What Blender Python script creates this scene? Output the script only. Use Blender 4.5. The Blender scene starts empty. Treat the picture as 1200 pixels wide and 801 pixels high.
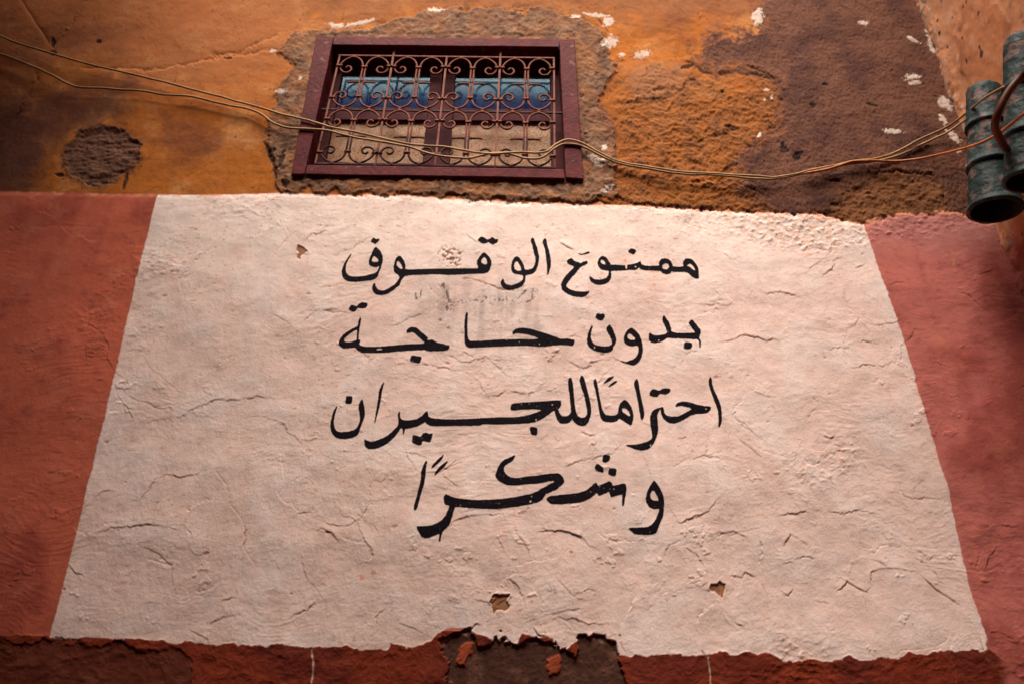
import bpy, math, random
import numpy as np
from mathutils import Vector

# ------------------------------------------------------------------ camera
S = bpy.context.scene
W, H, F = 1200.0, 801.0, 933.0            # photograph size and focal length in its pixels
CAM = np.array([0.0, -2.5, 1.5])
TH = math.atan(F / 1722.0)                 # the camera looks up at the wall
CT, ST = math.cos(TH), math.sin(TH)
cam = bpy.data.cameras.new('camera'); co = bpy.data.objects.new('camera', cam)
S.collection.objects.link(co); S.camera = co
co.location = CAM; co.rotation_euler = (math.pi / 2 + TH, 0, 0)
cam.sensor_width = 36; cam.lens = 36 * F / W
cam.clip_start = 0.05; cam.clip_end = 200
cam.dof.use_dof = True; cam.dof.focus_distance = 2.95; cam.dof.aperture_fstop = 2.8

# ------------------------------------------------------------------ light
SUN_EL, SUN_AZ = 60.0, -10.0                # degrees; azimuth off the wall normal, to the left
world = bpy.data.worlds.new('World'); S.world = world; world.use_nodes = True
wn = world.node_tree; bg = wn.nodes['Background']
sky = wn.nodes.new('ShaderNodeTexSky'); sky.sky_type = 'NISHITA'; sky.sun_disc = False
sky.sun_elevation = math.radians(SUN_EL); sky.sun_rotation = math.radians(180 + SUN_AZ)
sky.dust_density = 3.0
wn.links.new(sky.outputs[0], bg.inputs[0]); bg.inputs[1].default_value = 0.05
sl = bpy.data.lights.new('sun', 'SUN'); sl.energy = 5.0; sl.angle = math.radians(44); sl.color = (1.0, 0.89, 0.76)
so = bpy.data.objects.new('sun', sl); S.collection.objects.link(so)
az = math.radians(SUN_AZ); el = math.radians(SUN_EL)
sdir = Vector((math.sin(az) * math.cos(el), -math.cos(az) * math.cos(el), math.sin(el)))   # towards the sun
so.rotation_euler = sdir.to_track_quat('Z', 'Y').to_euler()
S.view_settings.view_transform = 'Standard'; S.view_settings.look = 'None'
S.view_settings.exposure = 1.3; S.view_settings.gamma = 1.0
S.render.engine = 'CYCLES'

# ------------------------------------------------------------------ helpers
COL = S.collection
def px2w(px, py, y=0.0):
    """world point on the plane y = const that the photograph shows at (px, py)"""
    a = (px - W / 2) / F; b = (H / 2 - py) / F
    d = np.array([a, CT - ST * b, ST + CT * b])
    return CAM + d * ((y - CAM[1]) / d[1])
def px2x(px, py, x):
    a = (px - W / 2) / F; b = (H / 2 - py) / F
    d = np.array([a, CT - ST * b, ST + CT * b])
    return CAM + d * ((x - CAM[0]) / d[0])
def w2px(X, Y, Z):
    x = X - CAM[0]; y = Y - CAM[1]; z = Z - CAM[2]
    d = y * CT + z * ST; u = -y * ST + z * CT
    return W / 2 + F * x / d, H / 2 - F * u / d

rng = np.random.RandomState(7)
PERM = rng.permutation(512).astype(np.int32); PERM = np.concatenate([PERM, PERM, PERM])
GR = np.stack([np.cos(np.arange(512) * 2.399), np.sin(np.arange(512) * 2.399)], 1).astype(np.float32)
def pn(x, y, seed=0):
    x = np.asarray(x, np.float32) + seed * 17.13; y = np.asarray(y, np.float32) + seed * 9.71
    xi = np.floor(x).astype(np.int32); yi = np.floor(y).astype(np.int32)
    fx = x - xi; fy = y - yi
    xi &= 511; yi &= 511
    u = fx * fx * fx * (fx * (fx * 6 - 15) + 10); v = fy * fy * fy * (fy * (fy * 6 - 15) + 10)
    def g(ix, iy, dx, dy):
        h = PERM[PERM[(xi + ix) & 511] + ((yi + iy) & 511)] & 511
        q = GR[h]; return q[..., 0] * dx + q[..., 1] * dy
    a = g(0, 0, fx, fy); b = g(1, 0, fx - 1, fy); c = g(0, 1, fx, fy - 1); d = g(1, 1, fx - 1, fy - 1)
    a = a + (b - a) * u; c = c + (d - c) * u
    return (a + (c - a) * v) * 1.45
def fbm(x, y, o=4, seed=0, gain=0.5):
    s = 0; a = 1; t = 0
    for k in range(o):
        s = s + a * pn(x * 2 ** k, y * 2 ** k, seed + k * 3); t += a; a *= gain
    return s / t * 1.3
def ridged(x, y, o=4, seed=0):
    s = 0; a = 1; t = 0
    for k in range(o):
        s = s + a * (1 - 2 * np.abs(pn(x * 2 ** k, y * 2 ** k, seed + k * 5))); t += a; a *= 0.55
    return s / t
def sst(a, b, x):
    t = np.clip((x - a) / (b - a), 0, 1); return t * t * (3 - 2 * t)
def mix(c, col, m):
    col = np.asarray(col, np.float32)
    return c + (col - c) * m[..., None]
def chaikin(p, n=1, closed=True):
    p = np.array(p, float)
    for _ in range(n):
        q = np.roll(p, -1, 0)
        a = p * .8 + q * .2; b = p * .2 + q * .8
        p = np.stack([a, b], 1).reshape(-1, 2)
    return p
def sdpoly(pts, X, Y):
    """signed distance, negative inside"""
    P = np.array(pts, np.float32); d = np.full(X.shape, 1e9, np.float32); ins = np.zeros(X.shape, bool)
    Q = np.roll(P, -1, 0)
    for (ax, ay), (bx, by) in zip(P, Q):
        ex, ey = bx - ax, by - ay; L = ex * ex + ey * ey
        if L < 1e-9: continue
        wx = X - ax; wy = Y - ay
        t = np.clip((wx * ex + wy * ey) / L, 0, 1)
        d = np.minimum(d, (wx - ex * t) ** 2 + (wy - ey * t) ** 2)
        c = ((ay <= Y) & (Y < by)) | ((by <= Y) & (Y < ay))
        if abs(ey) > 1e-9: ins ^= c & (X < ax + (Y - ay) * ex / ey)
    d = np.sqrt(d); return np.where(ins, -d, d)
def sdline(pts, X, Y):
    """distance to a polyline, signed side and position 0..1 along it"""
    P = np.array(pts, np.float32); best = np.full(X.shape, 1e9, np.float32)
    side = np.zeros(X.shape, np.float32); T = np.zeros(X.shape, np.float32)
    n = len(P) - 1
    for k in range(n):
        ax, ay = P[k]; bx, by = P[k + 1]; ex, ey = bx - ax, by - ay; L = ex * ex + ey * ey + 1e-9
        wx = X - ax; wy = Y - ay
        t = np.clip((wx * ex + wy * ey) / L, 0, 1)
        q = (wx - ex * t) ** 2 + (wy - ey * t) ** 2
        m = q < best
        best = np.where(m, q, best); side = np.where(m, np.sign(ex * wy - ey * wx), side)
        T = np.where(m, (k + t) / n, T)
    return np.sqrt(best), side, T

def tag(o, label=None, cat=None, group=None, kind=None):
    if label: o['label'] = label
    if cat: o['category'] = cat
    if group: o['group'] = group
    if kind: o['kind'] = kind
    return o
def empty(name, loc=(0, 0, 0)):
    o = bpy.data.objects.new(name, None); o.location = loc; COL.objects.link(o); o.empty_display_size = .1
    return o
def adopt(o, parent):
    o.parent = parent
    if parent is not None:
        bpy.context.view_layer.update() if False else None
        off = Vector((0, 0, 0)); p = parent
        while p is not None: off += p.location; p = p.parent
        o.location = o.location - off
    return o
def mesh_obj(name, verts, faces, mat, parent=None, smooth=False):
    me = bpy.data.meshes.new(name); me.from_pydata([tuple(map(float, v)) for v in verts], [], faces); me.update()
    if smooth: me.polygons.foreach_set('use_smooth', [True] * len(me.polygons))
    me.materials.append(mat)
    o = bpy.data.objects.new(name, me); COL.objects.link(o)
    return adopt(o, parent)
def bevel(o, w, seg=2):
    m = o.modifiers.new('bevel', 'BEVEL'); m.width = w; m.segments = seg; m.limit_method = 'ANGLE'; return o

# ------------------------------------------------------------------ materials
def new_mat(name):
    m = bpy.data.materials.new(name); m.use_nodes = True
    return m, m.node_tree, m.node_tree.nodes['Principled BSDF']
def noise_mat(name, c1, c2, scale=20, rough=.7, bump=.3, c3=None, spec=.18, metallic=0, bscale=None, dist=.002, t3=(.62, .7)):
    m, nt, b = new_mat(name); N = nt.nodes; L = nt.links
    tc = N.new('ShaderNodeTexCoord'); n = N.new('ShaderNodeTexNoise'); n.inputs['Scale'].default_value = scale
    n.inputs['Detail'].default_value = 8; n.inputs['Roughness'].default_value = .65
    L.new(tc.outputs['Object'], n.inputs['Vector'])
    r = N.new('ShaderNodeValToRGB'); r.color_ramp.elements[0].position = .36; r.color_ramp.elements[1].position = .64
    r.color_ramp.elements[0].color = (*c1, 1); r.color_ramp.elements[1].color = (*c2, 1)
    L.new(n.outputs['Fac'], r.inputs[0]); out = r.outputs[0]
    if c3:
        n3 = N.new('ShaderNodeTexNoise'); n3.inputs['Scale'].default_value = scale * 2.3; n3.inputs['Detail'].default_value = 6
        L.new(tc.outputs['Object'], n3.inputs['Vector'])
        mr = N.new('ShaderNodeMapRange'); mr.inputs[1].default_value = t3[0]; mr.inputs[2].default_value = t3[1]
        L.new(n3.outputs['Fac'], mr.inputs[0])
        mx = N.new('ShaderNodeMix'); mx.data_type = 'RGBA'; mx.inputs[7].default_value = (*c3, 1)
        L.new(mr.outputs[0], mx.inputs[0]); L.new(out, mx.inputs[6]); out = mx.outputs[2]
    L.new(out, b.inputs['Base Color'])
    n2 = N.new('ShaderNodeTexNoise'); n2.inputs['Scale'].default_value = bscale or scale * 5; n2.inputs['Detail'].default_value = 5
    L.new(tc.outputs['Object'], n2.inputs['Vector'])
    bp = N.new('ShaderNodeBump'); bp.inputs['Strength'].default_value = bump; bp.inputs['Distance'].default_value = dist
    L.new(n2.outputs['Fac'], bp.inputs['Height']); L.new(bp.outputs[0], b.inputs['Normal'])
    b.inputs['Roughness'].default_value = rough; b.inputs['Metallic'].default_value = metallic
    b.inputs['Specular IOR Level'].default_value = spec
    return m
def wall_mat():
    m, nt, b = new_mat('painted_plaster'); N = nt.nodes; L = nt.links
    at = N.new('ShaderNodeAttribute'); at.attribute_name = 'paint'
    ik = N.new('ShaderNodeAttribute'); ik.attribute_name = 'ink'
    rg = N.new('ShaderNodeAttribute'); rg.attribute_name = 'grit'
    tc = N.new('ShaderNodeTexCoord')
    def noise(s, d=5, r=.6):
        n = N.new('ShaderNodeTexNoise'); n.inputs['Scale'].default_value = s; n.inputs['Detail'].default_value = d
        n.inputs['Roughness'].default_value = r; L.new(tc.outputs['Object'], n.inputs['Vector']); return n.outputs['Fac']
    def math_(op, a, c):
        k = N.new('ShaderNodeMath'); k.operation = op
        for i, v in enumerate((a, c)):
            if isinstance(v, (int, float)): k.inputs[i].default_value = v
            else: L.new(v, k.inputs[i])
        return k.outputs[0]
    # fine pigment grain: colour varies by +-12 %
    g = math_('ADD', math_('MULTIPLY', noise(330, 4, .7), .36), .82)
    mx = N.new('ShaderNodeMix'); mx.data_type = 'RGBA'; mx.blend_type = 'MULTIPLY'; mx.inputs[0].default_value = 1
    cc = N.new('ShaderNodeCombineColor')
    for i in range(3): L.new(g, cc.inputs[i])
    L.new(at.outputs['Color'], mx.inputs[6]); L.new(cc.outputs[0], mx.inputs[7])
    # black brush paint, edge roughened a little, thin where the brush ran dry
    nz = math_('MULTIPLY', math_('SUBTRACT', noise(200, 5, .75), .5), 3.2)
    e = math_('ADD', ik.outputs['Fac'], nz)
    mr = N.new('ShaderNodeMapRange'); mr.inputs[1].default_value = .35; mr.inputs[2].default_value = -.35
    L.new(e, mr.inputs[0])
    dry = N.new('ShaderNodeMapRange'); dry.inputs[1].default_value = .66; dry.inputs[2].default_value = .8
    dry.inputs[3].default_value = 1; dry.inputs[4].default_value = .25; L.new(noise(120, 3, .8), dry.inputs[0])
    f = math_('MULTIPLY', mr.outputs[0], dry.outputs[0])
    m2 = N.new('ShaderNodeMix'); m2.data_type = 'RGBA'; L.new(f, m2.inputs[0]); L.new(mx.outputs[2], m2.inputs[6])
    m2.inputs[7].default_value = (.0075, .005, .0085, 1)
    L.new(m2.outputs[2], b.inputs['Base Color'])
    rr = math_('SUBTRACT', .88, math_('MULTIPLY', f, .1)); L.new(rr, b.inputs['Roughness'])
    L.new(math_('SUBTRACT', .1, math_('MULTIPLY', f, .06)), b.inputs['Specular IOR Level'])
    b.inputs['Specular IOR Level'].default_value = .1
    hh = math_('ADD', math_('MULTIPLY', noise(160, 6, .7), .7), math_('MULTIPLY', noise(600, 3, .7), .3))
    bp = N.new('ShaderNodeBump'); bp.inputs['Distance'].default_value = .004
    L.new(rg.outputs['Fac'], bp.inputs['Strength']); L.new(hh, bp.inputs['Height'])
    L.new(bp.outputs[0], b.inputs['Normal'])
    return m
M_WALL = wall_mat()
M_FRAME = noise_mat('maroon_painted_wood', (.065, .009, .012), (.125, .019, .022), 12, .6, .6, c3=(.17, .07, .065), dist=.004, spec=.06)
M_FRAME2 = noise_mat('maroon_wood_casement', (.045, .008, .012), (.085, .016, .02), 14, .6, .3, spec=.05)
M_IRON = noise_mat('rusty_wrought_iron', (.14, .042, .03), (.25, .085, .06), 45, .65, .5, c3=(.06, .02, .018), dist=.001, spec=.1)
M_IRON_DARK = noise_mat('dark_wrought_iron', (.03, .015, .018), (.09, .03, .03), 60, .65, .4, dist=.001, spec=.1)
M_CABLE = noise_mat('tan_cable_sheath', (.26, .14, .06), (.42, .25, .11), 12, .55, .2, c3=(.1, .06, .04), dist=.0006)
M_CABLE2 = noise_mat('orange_cable_sheath', (.35, .1, .03), (.5, .17, .06), 15, .5, .2, c3=(.1, .05, .03), dist=.0006)
M_HOSE = noise_mat('brown_rubber_hose', (.075, .022, .012), (.13, .04, .02), 12, .45, .2)
M_SAND = noise_mat('sand_plaster', (.16, .07, .04), (.24, .11, .06), 2.5, .9, .5, bscale=60)
M_GROUND = noise_mat('dusty_paving', (.07, .04, .03), (.11, .065, .045), 3, .9, .4, bscale=40)

def pipe_mat():
    return noise_mat('weathered_green_glazed_clay', (.007, .013, .014), (.03, .058, .06), 9, .6, .9, spec=.2, c3=(.15, .085, .075), bscale=38, dist=.008, t3=(.52, .62))
M_PIPE = pipe_mat()
M_PIPE_IN = noise_mat('dark_clay_inside', (.012, .008, .008), (.03, .015, .012), 10, .8, .4)  # near-black clay colour inside the pipe bores

def glass_mat(name, cols, coords_scale, rough, speck=None, spec=.25, tint=(1, 1, 1)):
    m, nt, b = new_mat(name); N = nt.nodes; L = nt.links
    tc = N.new('ShaderNodeTexCoord'); mp = N.new('ShaderNodeMapping'); mp.inputs['Scale'].default_value = coords_scale
    L.new(tc.outputs['Object'], mp.inputs[0])
    n = N.new('ShaderNodeTexNoise'); n.inputs['Scale'].default_value = 1; n.inputs['Detail'].default_value = 4; n.inputs['Distortion'].default_value = .6
    L.new(mp.outputs[0], n.inputs['Vector'])
    r = N.new('ShaderNodeValToRGB'); r.color_ramp.elements[0].position = .4; r.color_ramp.elements[1].position = .58
    r.color_ramp.elements[0].color = (*cols[0], 1); r.color_ramp.elements[1].color = (*cols[1], 1)
    if not speck:      # reflected sky over darker wavy roof edges, put into the pane colour
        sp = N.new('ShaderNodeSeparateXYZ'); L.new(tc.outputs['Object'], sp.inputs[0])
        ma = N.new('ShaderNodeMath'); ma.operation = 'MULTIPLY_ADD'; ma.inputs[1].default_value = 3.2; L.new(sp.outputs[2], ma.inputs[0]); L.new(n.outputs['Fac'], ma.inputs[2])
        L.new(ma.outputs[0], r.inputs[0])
    else: L.new(n.outputs['Fac'], r.inputs[0])
    out = r.outputs[0]
    if speck:
        n2 = N.new('ShaderNodeTexNoise'); n2.inputs['Scale'].default_value = 170; n2.inputs['Detail'].default_value = 3
        L.new(tc.outputs['Object'], n2.inputs['Vector'])
        mr = N.new('ShaderNodeMapRange'); mr.inputs[1].default_value = .5; mr.inputs[2].default_value = .66; L.new(n2.outputs['Fac'], mr.inputs[0])
        mx = N.new('ShaderNodeMix'); mx.data_type = 'RGBA'; mx.inputs[7].default_value = (*speck, 1)
        L.new(mr.outputs[0], mx.inputs[0]); L.new(out, mx.inputs[6]); out = mx.outputs[2]
        bp = N.new('ShaderNodeBump'); bp.inputs['Strength'].default_value = .5; bp.inputs['Distance'].default_value = .002
        L.new(n2.outputs['Fac'], bp.inputs['Height']); L.new(bp.outputs[0], b.inputs['Normal'])
    L.new(out, b.inputs['Base Color']); b.inputs['Roughness'].default_value = rough
    b.inputs['Specular IOR Level'].default_value = spec; b.inputs['Specular Tint'].default_value = (*tint, 1)
    return m
M_SKY_REFLECTION = glass_mat('glass_painted_sky_reflection', ((.005, .013, .075), (.045, .15, .25)), (9, 9, 14), .1, spec=.12, tint=(.35, .7, 1))  # the sky's reflection is painted as the upper panes' own colour
M_WALL_REFLECTION = glass_mat('glass_painted_wall_reflection', ((.27, .125, .06), (.44, .235, .13)), (8, 8, 8), .25, spec=.12, speck=(.16, .07, .03))  # the opposite wall's reflection is painted as the lower panes' own colour

# ------------------------------------------------------------------ lettering outlines, read off the photograph
def C(ox, oy, s, pts): return [(ox + u / s, oy + v / s) for u, v in pts]
A = lambda p: C(395, 272, 10, p); B = lambda p: C(510, 272, 10, p); Cc = lambda p: C(600, 272, 10, p); D = lambda p: C(710, 272, 10, p)
E = lambda p: C(390, 350, 10, p); G = lambda p: C(600, 350, 10, p); HH = lambda p: C(710, 350, 10, p)
I = lambda p: C(380, 435, 8, p); K = lambda p: C(600, 435, 8, p); LL = lambda p: C(710, 435, 8, p)
MM = lambda p: C(475, 535, 8, p); NN = lambda p: C(570, 530, 10, p); OO = lambda p: C(650, 535, 8, p)
WORDS = [
 ('first word of the top line', [
  Cc([(640,345),(665,330),(690,312),(710,330),(725,350),(770,365),(800,380),(840,360),(875,350),(890,370),(870,390),(830,410),(800,425),(770,465),(730,510),(690,555),(660,590),(640,620),(635,650),(655,675),(700,695),(760,710),(830,715),(880,710),(905,705),(890,740),(860,765),(820,780),(760,775),(710,765),(650,740),(605,710),(580,675),(575,630),(585,590),(610,550),(650,500),(690,460),(725,430),(725,415),(690,400),(650,380)]),
  Cc([(775,255),(800,265),(840,262),(870,245),(905,238),(908,258),(880,265),(840,275),(800,280)]),
  Cc([(1055,290),(1095,305),(1120,340),(1145,375),(1152,398),(1220,398),(1300,402),(1350,400),(1430,385),(1480,370),(1500,345),(1510,380),(1530,405),(1600,410),(1700,405),(1725,400),(1720,380),(1725,350),(1750,325),(1790,315),(1835,325),(1865,355),(1878,390),(1885,405),(1950,412),(2015,402),(2003,375),(2005,345),(2030,318),(2070,310),(2110,322),(2145,360),(2175,400),(2187,450),(2185,500),(2193,540),(2170,550),(2140,545),(2100,520),(2060,480),(2020,470),(1950,472),(1890,470),(1865,468),(1855,490),(1820,502),(1780,498),(1750,480),(1730,462),(1600,465),(1530,462),(1500,445),(1480,430),(1460,455),(1430,460),(1350,460),(1310,465),(1200,470),(1155,470),(1160,540),(1140,590),(1090,625),(1030,638),(970,630),(925,600),(905,560),(905,530),(930,545),(960,570),(1010,575),(1060,570),(1110,550),(1130,520),(1130,470),(1100,465),(1050,455),(1015,425),(1000,380),(1010,340),(1030,305)]),
  D([(255,240),(275,220),(290,205),(345,220),(350,245),(330,270),(310,275),(280,262)])],
  [Cc([(1045,335),(1035,365),(1060,385),(1095,395),(1090,370),(1070,350)]),
   D([(700,375),(670,390),(655,410),(665,430),(700,445),(730,430),(742,405),(725,380)]),
   D([(975,375),(950,395),(985,410),(1020,440),(1045,460),(1040,430),(1015,395),(995,378)]),
   D([(222,390),(245,392),(243,450),(228,440)])]),
 ('second word of the top line', [
  A([(165,265),(140,300),(110,345),(85,395),(68,440),(60,490),(68,535),(90,570),(120,592),(180,600),(260,597),(340,588),(410,577),(455,560),(480,538),(488,510),(505,460),(520,420),(535,370),(540,320),(530,275),(505,235),(480,210),(455,192),(435,215),(415,260),(395,300),(380,345),(376,395),(395,410),(425,422),(460,427),(490,418),(500,408),(495,440),(482,465),(470,483),(430,500),(380,512),(320,530),(250,540),(190,540),(150,532),(125,510),(108,480),(103,440),(108,405),(120,370),(140,330),(160,295),(172,270)]),
  A([(425,80),(445,90),(465,100),(500,90),(498,110),(478,135),(455,160),(430,145),(395,130),(410,110)]),
  A([(735,290),(765,315),(790,360),(803,400),(800,452),(850,458),(1000,453),(1200,445),(1400,438),(1650,436),(1655,415),(1640,385),(1638,360),(1655,320),(1690,275),(1720,245),(1750,265),(1785,305),(1807,340),(1808,390),(1795,430),(1780,465),(1750,488),(1690,495),(1550,500),(1350,515),(1160,510),(1000,520),(850,522),(790,535),(770,560),(745,600),(738,635),(700,665),(650,705),(590,738),(530,752),(470,748),(430,720),(415,680),(418,640),(440,605),(450,625),(455,650),(480,685),(530,705),(580,690),(630,660),(680,630),(705,600),(722,570),(735,545),(725,520),(690,500),(668,465),(665,420),(678,375),(690,330),(710,305)]),
  B([(500,110),(520,85),(545,65),(575,80),(610,100),(635,95),(665,68),(690,80),(705,95),(720,90),(740,95),(725,130),(705,142),(680,158),(650,145),(625,125),(600,140),(575,150),(540,142),(515,125)]),
  Cc([(58,290),(85,305),(115,350),(140,400),(150,445),(170,452),(215,440),(245,430),(262,400),(275,350),(275,310),(262,260),(250,210),(240,160),(225,120),(218,90),(240,65),(262,90),(270,130),(290,180),(305,240),(317,300),(312,350),(300,410),(275,465),(250,492),(200,508),(160,515),(155,560),(148,600),(125,640),(80,665),(30,680),(-30,690),(-80,680),(-120,650),(-135,610),(-125,575),(-100,550),(-95,580),(-85,605),(-60,625),(-10,635),(40,620),(90,600),(125,580),(130,545),(130,515),(60,505),(20,495),(0,470),(-10,430),(-5,380),(10,330),(35,300)]),
  Cc([(385,70),(405,100),(412,160),(430,220),(445,290),(455,360),(452,420),(435,470),(418,515),(410,515),(412,470),(410,400),(403,340),(395,270),(385,200),(365,150),(360,110)])],
  [A([(435,295),(415,330),(413,358),(440,368),(475,365),(490,355),(480,335),(455,310)]),
   A([(712,355),(700,385),(708,410),(735,435),(768,450),(765,420),(745,385),(728,362)]),
   B([(572,300),(545,335),(540,365),(560,378),(590,388),(610,375),(605,345),(590,315)]),
   Cc([(45,350),(25,390),(30,440),(60,462),(105,460),(110,440),(90,395),(65,355)])]),
 ('first word of the second line', [
  G([(1140,305),(1165,335),(1190,385),(1210,430),(1222,480),(1210,530),(1185,560),(1180,600),(1150,622),(1100,633),(1040,630),(980,615),(930,590),(895,560),(880,520),(878,480),(885,440),(900,390),(920,345),(935,318),(945,335),(930,380),(920,430),(925,480),(940,510),(970,540),(1020,555),(1080,560),(1140,552),(1175,530),(1170,490),(1150,450),(1125,400),(1105,370),(1108,340)]),
  G([(975,235),(985,205),(995,185),(1020,190),(1040,195),(1070,185),(1085,205),(1080,235),(1050,268),(1020,265),(990,245)]),
  HH([(290,340),(320,350),(360,385),(395,430),(415,480),(430,540),(432,600),(425,650),(405,710),(370,755),(320,780),(270,765),(220,748),(175,728),(190,722),(240,735),(290,715),(340,695),(370,660),(385,610),(385,575),(375,545),(300,552),(250,540),(215,505),(210,460),(225,415),(250,370)]),
  HH([(675,198),(700,225),(730,270),(750,310),(762,360),(760,385),(800,402),(870,407),(960,405),(1040,400),(1045,390),(1015,355),(985,315),(968,290),(985,262),(1008,245),(1040,280),(1080,330),(1110,370),(1110,395),(1100,430),(1090,460),(1115,500),(1112,530),(1107,575),(1093,575),(1092,530),(1095,500),(1070,475),(1030,478),(900,472),(760,468),(710,462),(690,485),(640,510),(580,520),(530,512),(505,480),(502,430),(512,395),(530,410),(550,428),(590,435),(640,430),(690,420),(720,400),(710,370),(690,320),(668,275),(660,230)]),
  HH([(920,520),(950,512),(1005,520),(1010,560),(990,595),(940,600),(910,585),(912,550)])],
  [HH([(275,405),(255,425),(255,455),(290,480),(330,478),(345,465),(325,445),(300,420)])]),
 ('second word of the second line', [
  E([(190,140),(210,100),(235,88),(262,98),(285,112),(310,75),(345,55),(410,65),(410,90),(390,125),(345,132),(310,125),(290,125),(280,155),(250,168),(215,160)]),
  E([(325,228),(337,245),(325,310),(315,370),(305,430),(303,490),(325,485),(320,520),(310,545),(350,565),(430,572),(550,572),(700,560),(850,543),(950,535),(1050,530),(1085,515),(1050,490),(1000,450),(960,410),(925,400),(895,412),(872,418),(868,385),(890,360),(930,342),(985,348),(1030,390),(1080,430),(1115,460),(1135,490),(1165,480),(1200,505),(1245,525),(1300,530),(1325,545),(1365,548),(1368,575),(1355,600),(1300,615),(1200,617),(1095,615),(1090,600),(1040,602),(900,612),(750,630),(600,645),(450,645),(360,645),(310,625),(280,600),(270,580),(200,585),(140,592),(100,580),(75,545),(80,500),(110,450),(160,405),(220,370),(270,345),(295,335),(305,280)]),
  E([(925,665),(980,675),(1040,680),(1035,715),(1020,762),(970,755),(905,740),(915,700)]),
  G([(-530,165),(-515,172),(-522,240),(-525,330),(-522,420),(-515,470),(-490,498),(-400,495),(-250,487),(-80,480),(0,483),(100,478),(200,480),(290,478),(310,468),(260,445),(200,430),(120,418),(50,412),(10,430),(5,400),(30,370),(80,352),(140,352),(220,362),(300,385),(380,410),(460,435),(530,460),(570,475),(660,472),(735,488),(725,520),(720,555),(620,550),(560,545),(480,555),(400,565),(300,565),(200,555),(0,560),(-200,563),(-400,573),(-500,578),(-540,555),(-555,510),(-555,400),(-558,300),(-550,220),(-540,175)])],
  [E([(290,370),(240,400),(190,435),(155,465),(135,490),(150,515),(200,515),(260,500),(280,490),(285,430)]),
   E([(510,598),(550,595),(590,600),(580,610),(520,612)])]),
 ('first word of the third line', [
  K([(778,62),(795,90),(805,160),(820,240),(835,310),(850,370),(875,405),(920,412),(970,410),(995,390),(995,350),(1010,305),(1040,268),(1065,265),(1100,300),(1125,350),(1138,410),(1135,460),(1115,512),(1080,490),(1030,455),(1000,440),(985,465),(940,478),(880,475),(845,455),(825,415),(815,350),(800,270),(785,190),(765,120),(763,90)]),
  K([(955,38),(950,55),(915,90),(850,120),(875,90),(905,55)]), K([(985,85),(980,100),(940,130),(900,148),(925,115),(960,90)]),
  LL([(288,62),(305,95),(315,170),(330,250),(350,330),(360,400),(350,440),(335,462),(325,440),(315,370),(300,280),(285,200),(265,130),(267,95)]),
  LL([(408,200),(430,170),(445,162),(480,175),(505,180),(530,158),(608,160),(600,195),(560,218),(520,210),(505,205),(485,238),(440,235),(412,228)]),
  LL([(532,330),(540,350),(545,390),(570,415),(620,425),(680,420),(740,390),(790,365),(805,350),(760,335),(700,322),(655,335),(648,325),(665,300),(710,280),(770,285),(850,310),(920,322),(985,328),(980,360),(960,380),(935,395),(860,398),(800,410),(750,440),(690,475),(630,490),(580,480),(540,445),(518,400),(512,350),(495,370),(480,400),(482,460),(490,540),(480,600),(460,650),(430,700),(390,735),(340,745),(280,738),(230,715),(180,695),(200,690),(270,690),(340,675),(400,655),(435,625),(430,570),(418,510),(413,450),(420,400),(445,360),(480,345),(515,340)]),
  LL([(980,45),(992,70),(1000,130),(1020,190),(1050,250),(1075,320),(1085,390),(1085,460),(1075,500),(1058,530),(1050,525),(1055,470),(1055,400),(1042,340),(1015,270),(990,200),(968,130),(962,85)])],
  [K([(1040,340),(1028,365),(1055,390),(1095,420),(1105,410),(1095,380),(1070,350)])]),
 ('second word of the third line', [
  I([(355,262),(370,290),(378,350),(385,400),(375,450),(350,510),(335,560),(325,595),(290,620),(230,637),(160,640),(110,625),(75,580),(60,530),(65,470),(80,410),(100,360),(120,330),(128,335),(115,370),(100,420),(92,470),(95,520),(110,555),(150,575),(220,570),(290,555),(320,520),(340,470),(335,400),(325,350),(330,310)]),
  I([(210,235),(270,240),(265,275),(255,315),(200,308),(205,270)]),
  I([(560,105),(562,115),(550,160),(538,230),(525,310),(510,370),(495,430),(480,488),(474,485),(480,430),(495,340),(510,260),(515,190),(535,140)]),
  I([(705,378),(713,395),(712,440),(735,460),(790,465),(860,455),(910,425),(940,395),(965,370),(975,400),(975,425),(1010,442),(1150,452),(1300,448),(1500,438),(1650,430),(1760,432),(1860,425),(1960,400),(2035,370),(2020,362),(1860,360),(1755,370),(1745,345),(1752,310),(1780,298),(2000,288),(2215,268),(2222,300),(2212,340),(2190,352),(2200,380),(2215,410),(2240,425),(2290,415),(2315,385),(2310,330),(2303,250),(2292,160),(2285,95),(2295,65),(2312,55),(2328,100),(2335,170),(2342,250),(2350,330),(2360,385),(2380,425),(2410,437),(2445,430),(2465,400),(2463,350),(2450,290),(2435,220),(2410,150),(2392,85),(2405,45),(2418,32),(2440,75),(2455,140),(2475,220),(2495,300),(2502,360),(2495,420),(2475,475),(2450,508),(2410,515),(2360,495),(2335,470),(2325,445),(2300,480),(2260,492),(2215,492),(2190,470),(2170,420),(2158,365),(2130,385),(2090,420),(2040,450),(1990,475),(1910,490),(1800,495),(1630,500),(1480,495),(1465,510),(1300,512),(1100,515),(1000,515),(955,490),(945,470),(930,490),(860,525),(790,540),(757,542),(752,580),(745,600),(738,598),(740,545),(720,530),(705,560),(670,610),(610,670),(550,710),(480,735),(420,735),(385,710),(378,640),(395,650),(440,668),(500,655),(580,620),(640,570),(690,520),(700,490),(695,440),(690,405)]),
  I([(830,595),(870,605),(905,620),(925,585),(955,575),(985,590),(1018,580),(1010,620),(995,665),(965,665),(920,650),(915,685),(895,698),(850,685),(825,668)]),
  K([(165,522),(235,530),(238,570),(232,605),(185,598),(170,560)])], []),
 ('word of the bottom line', [
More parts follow.
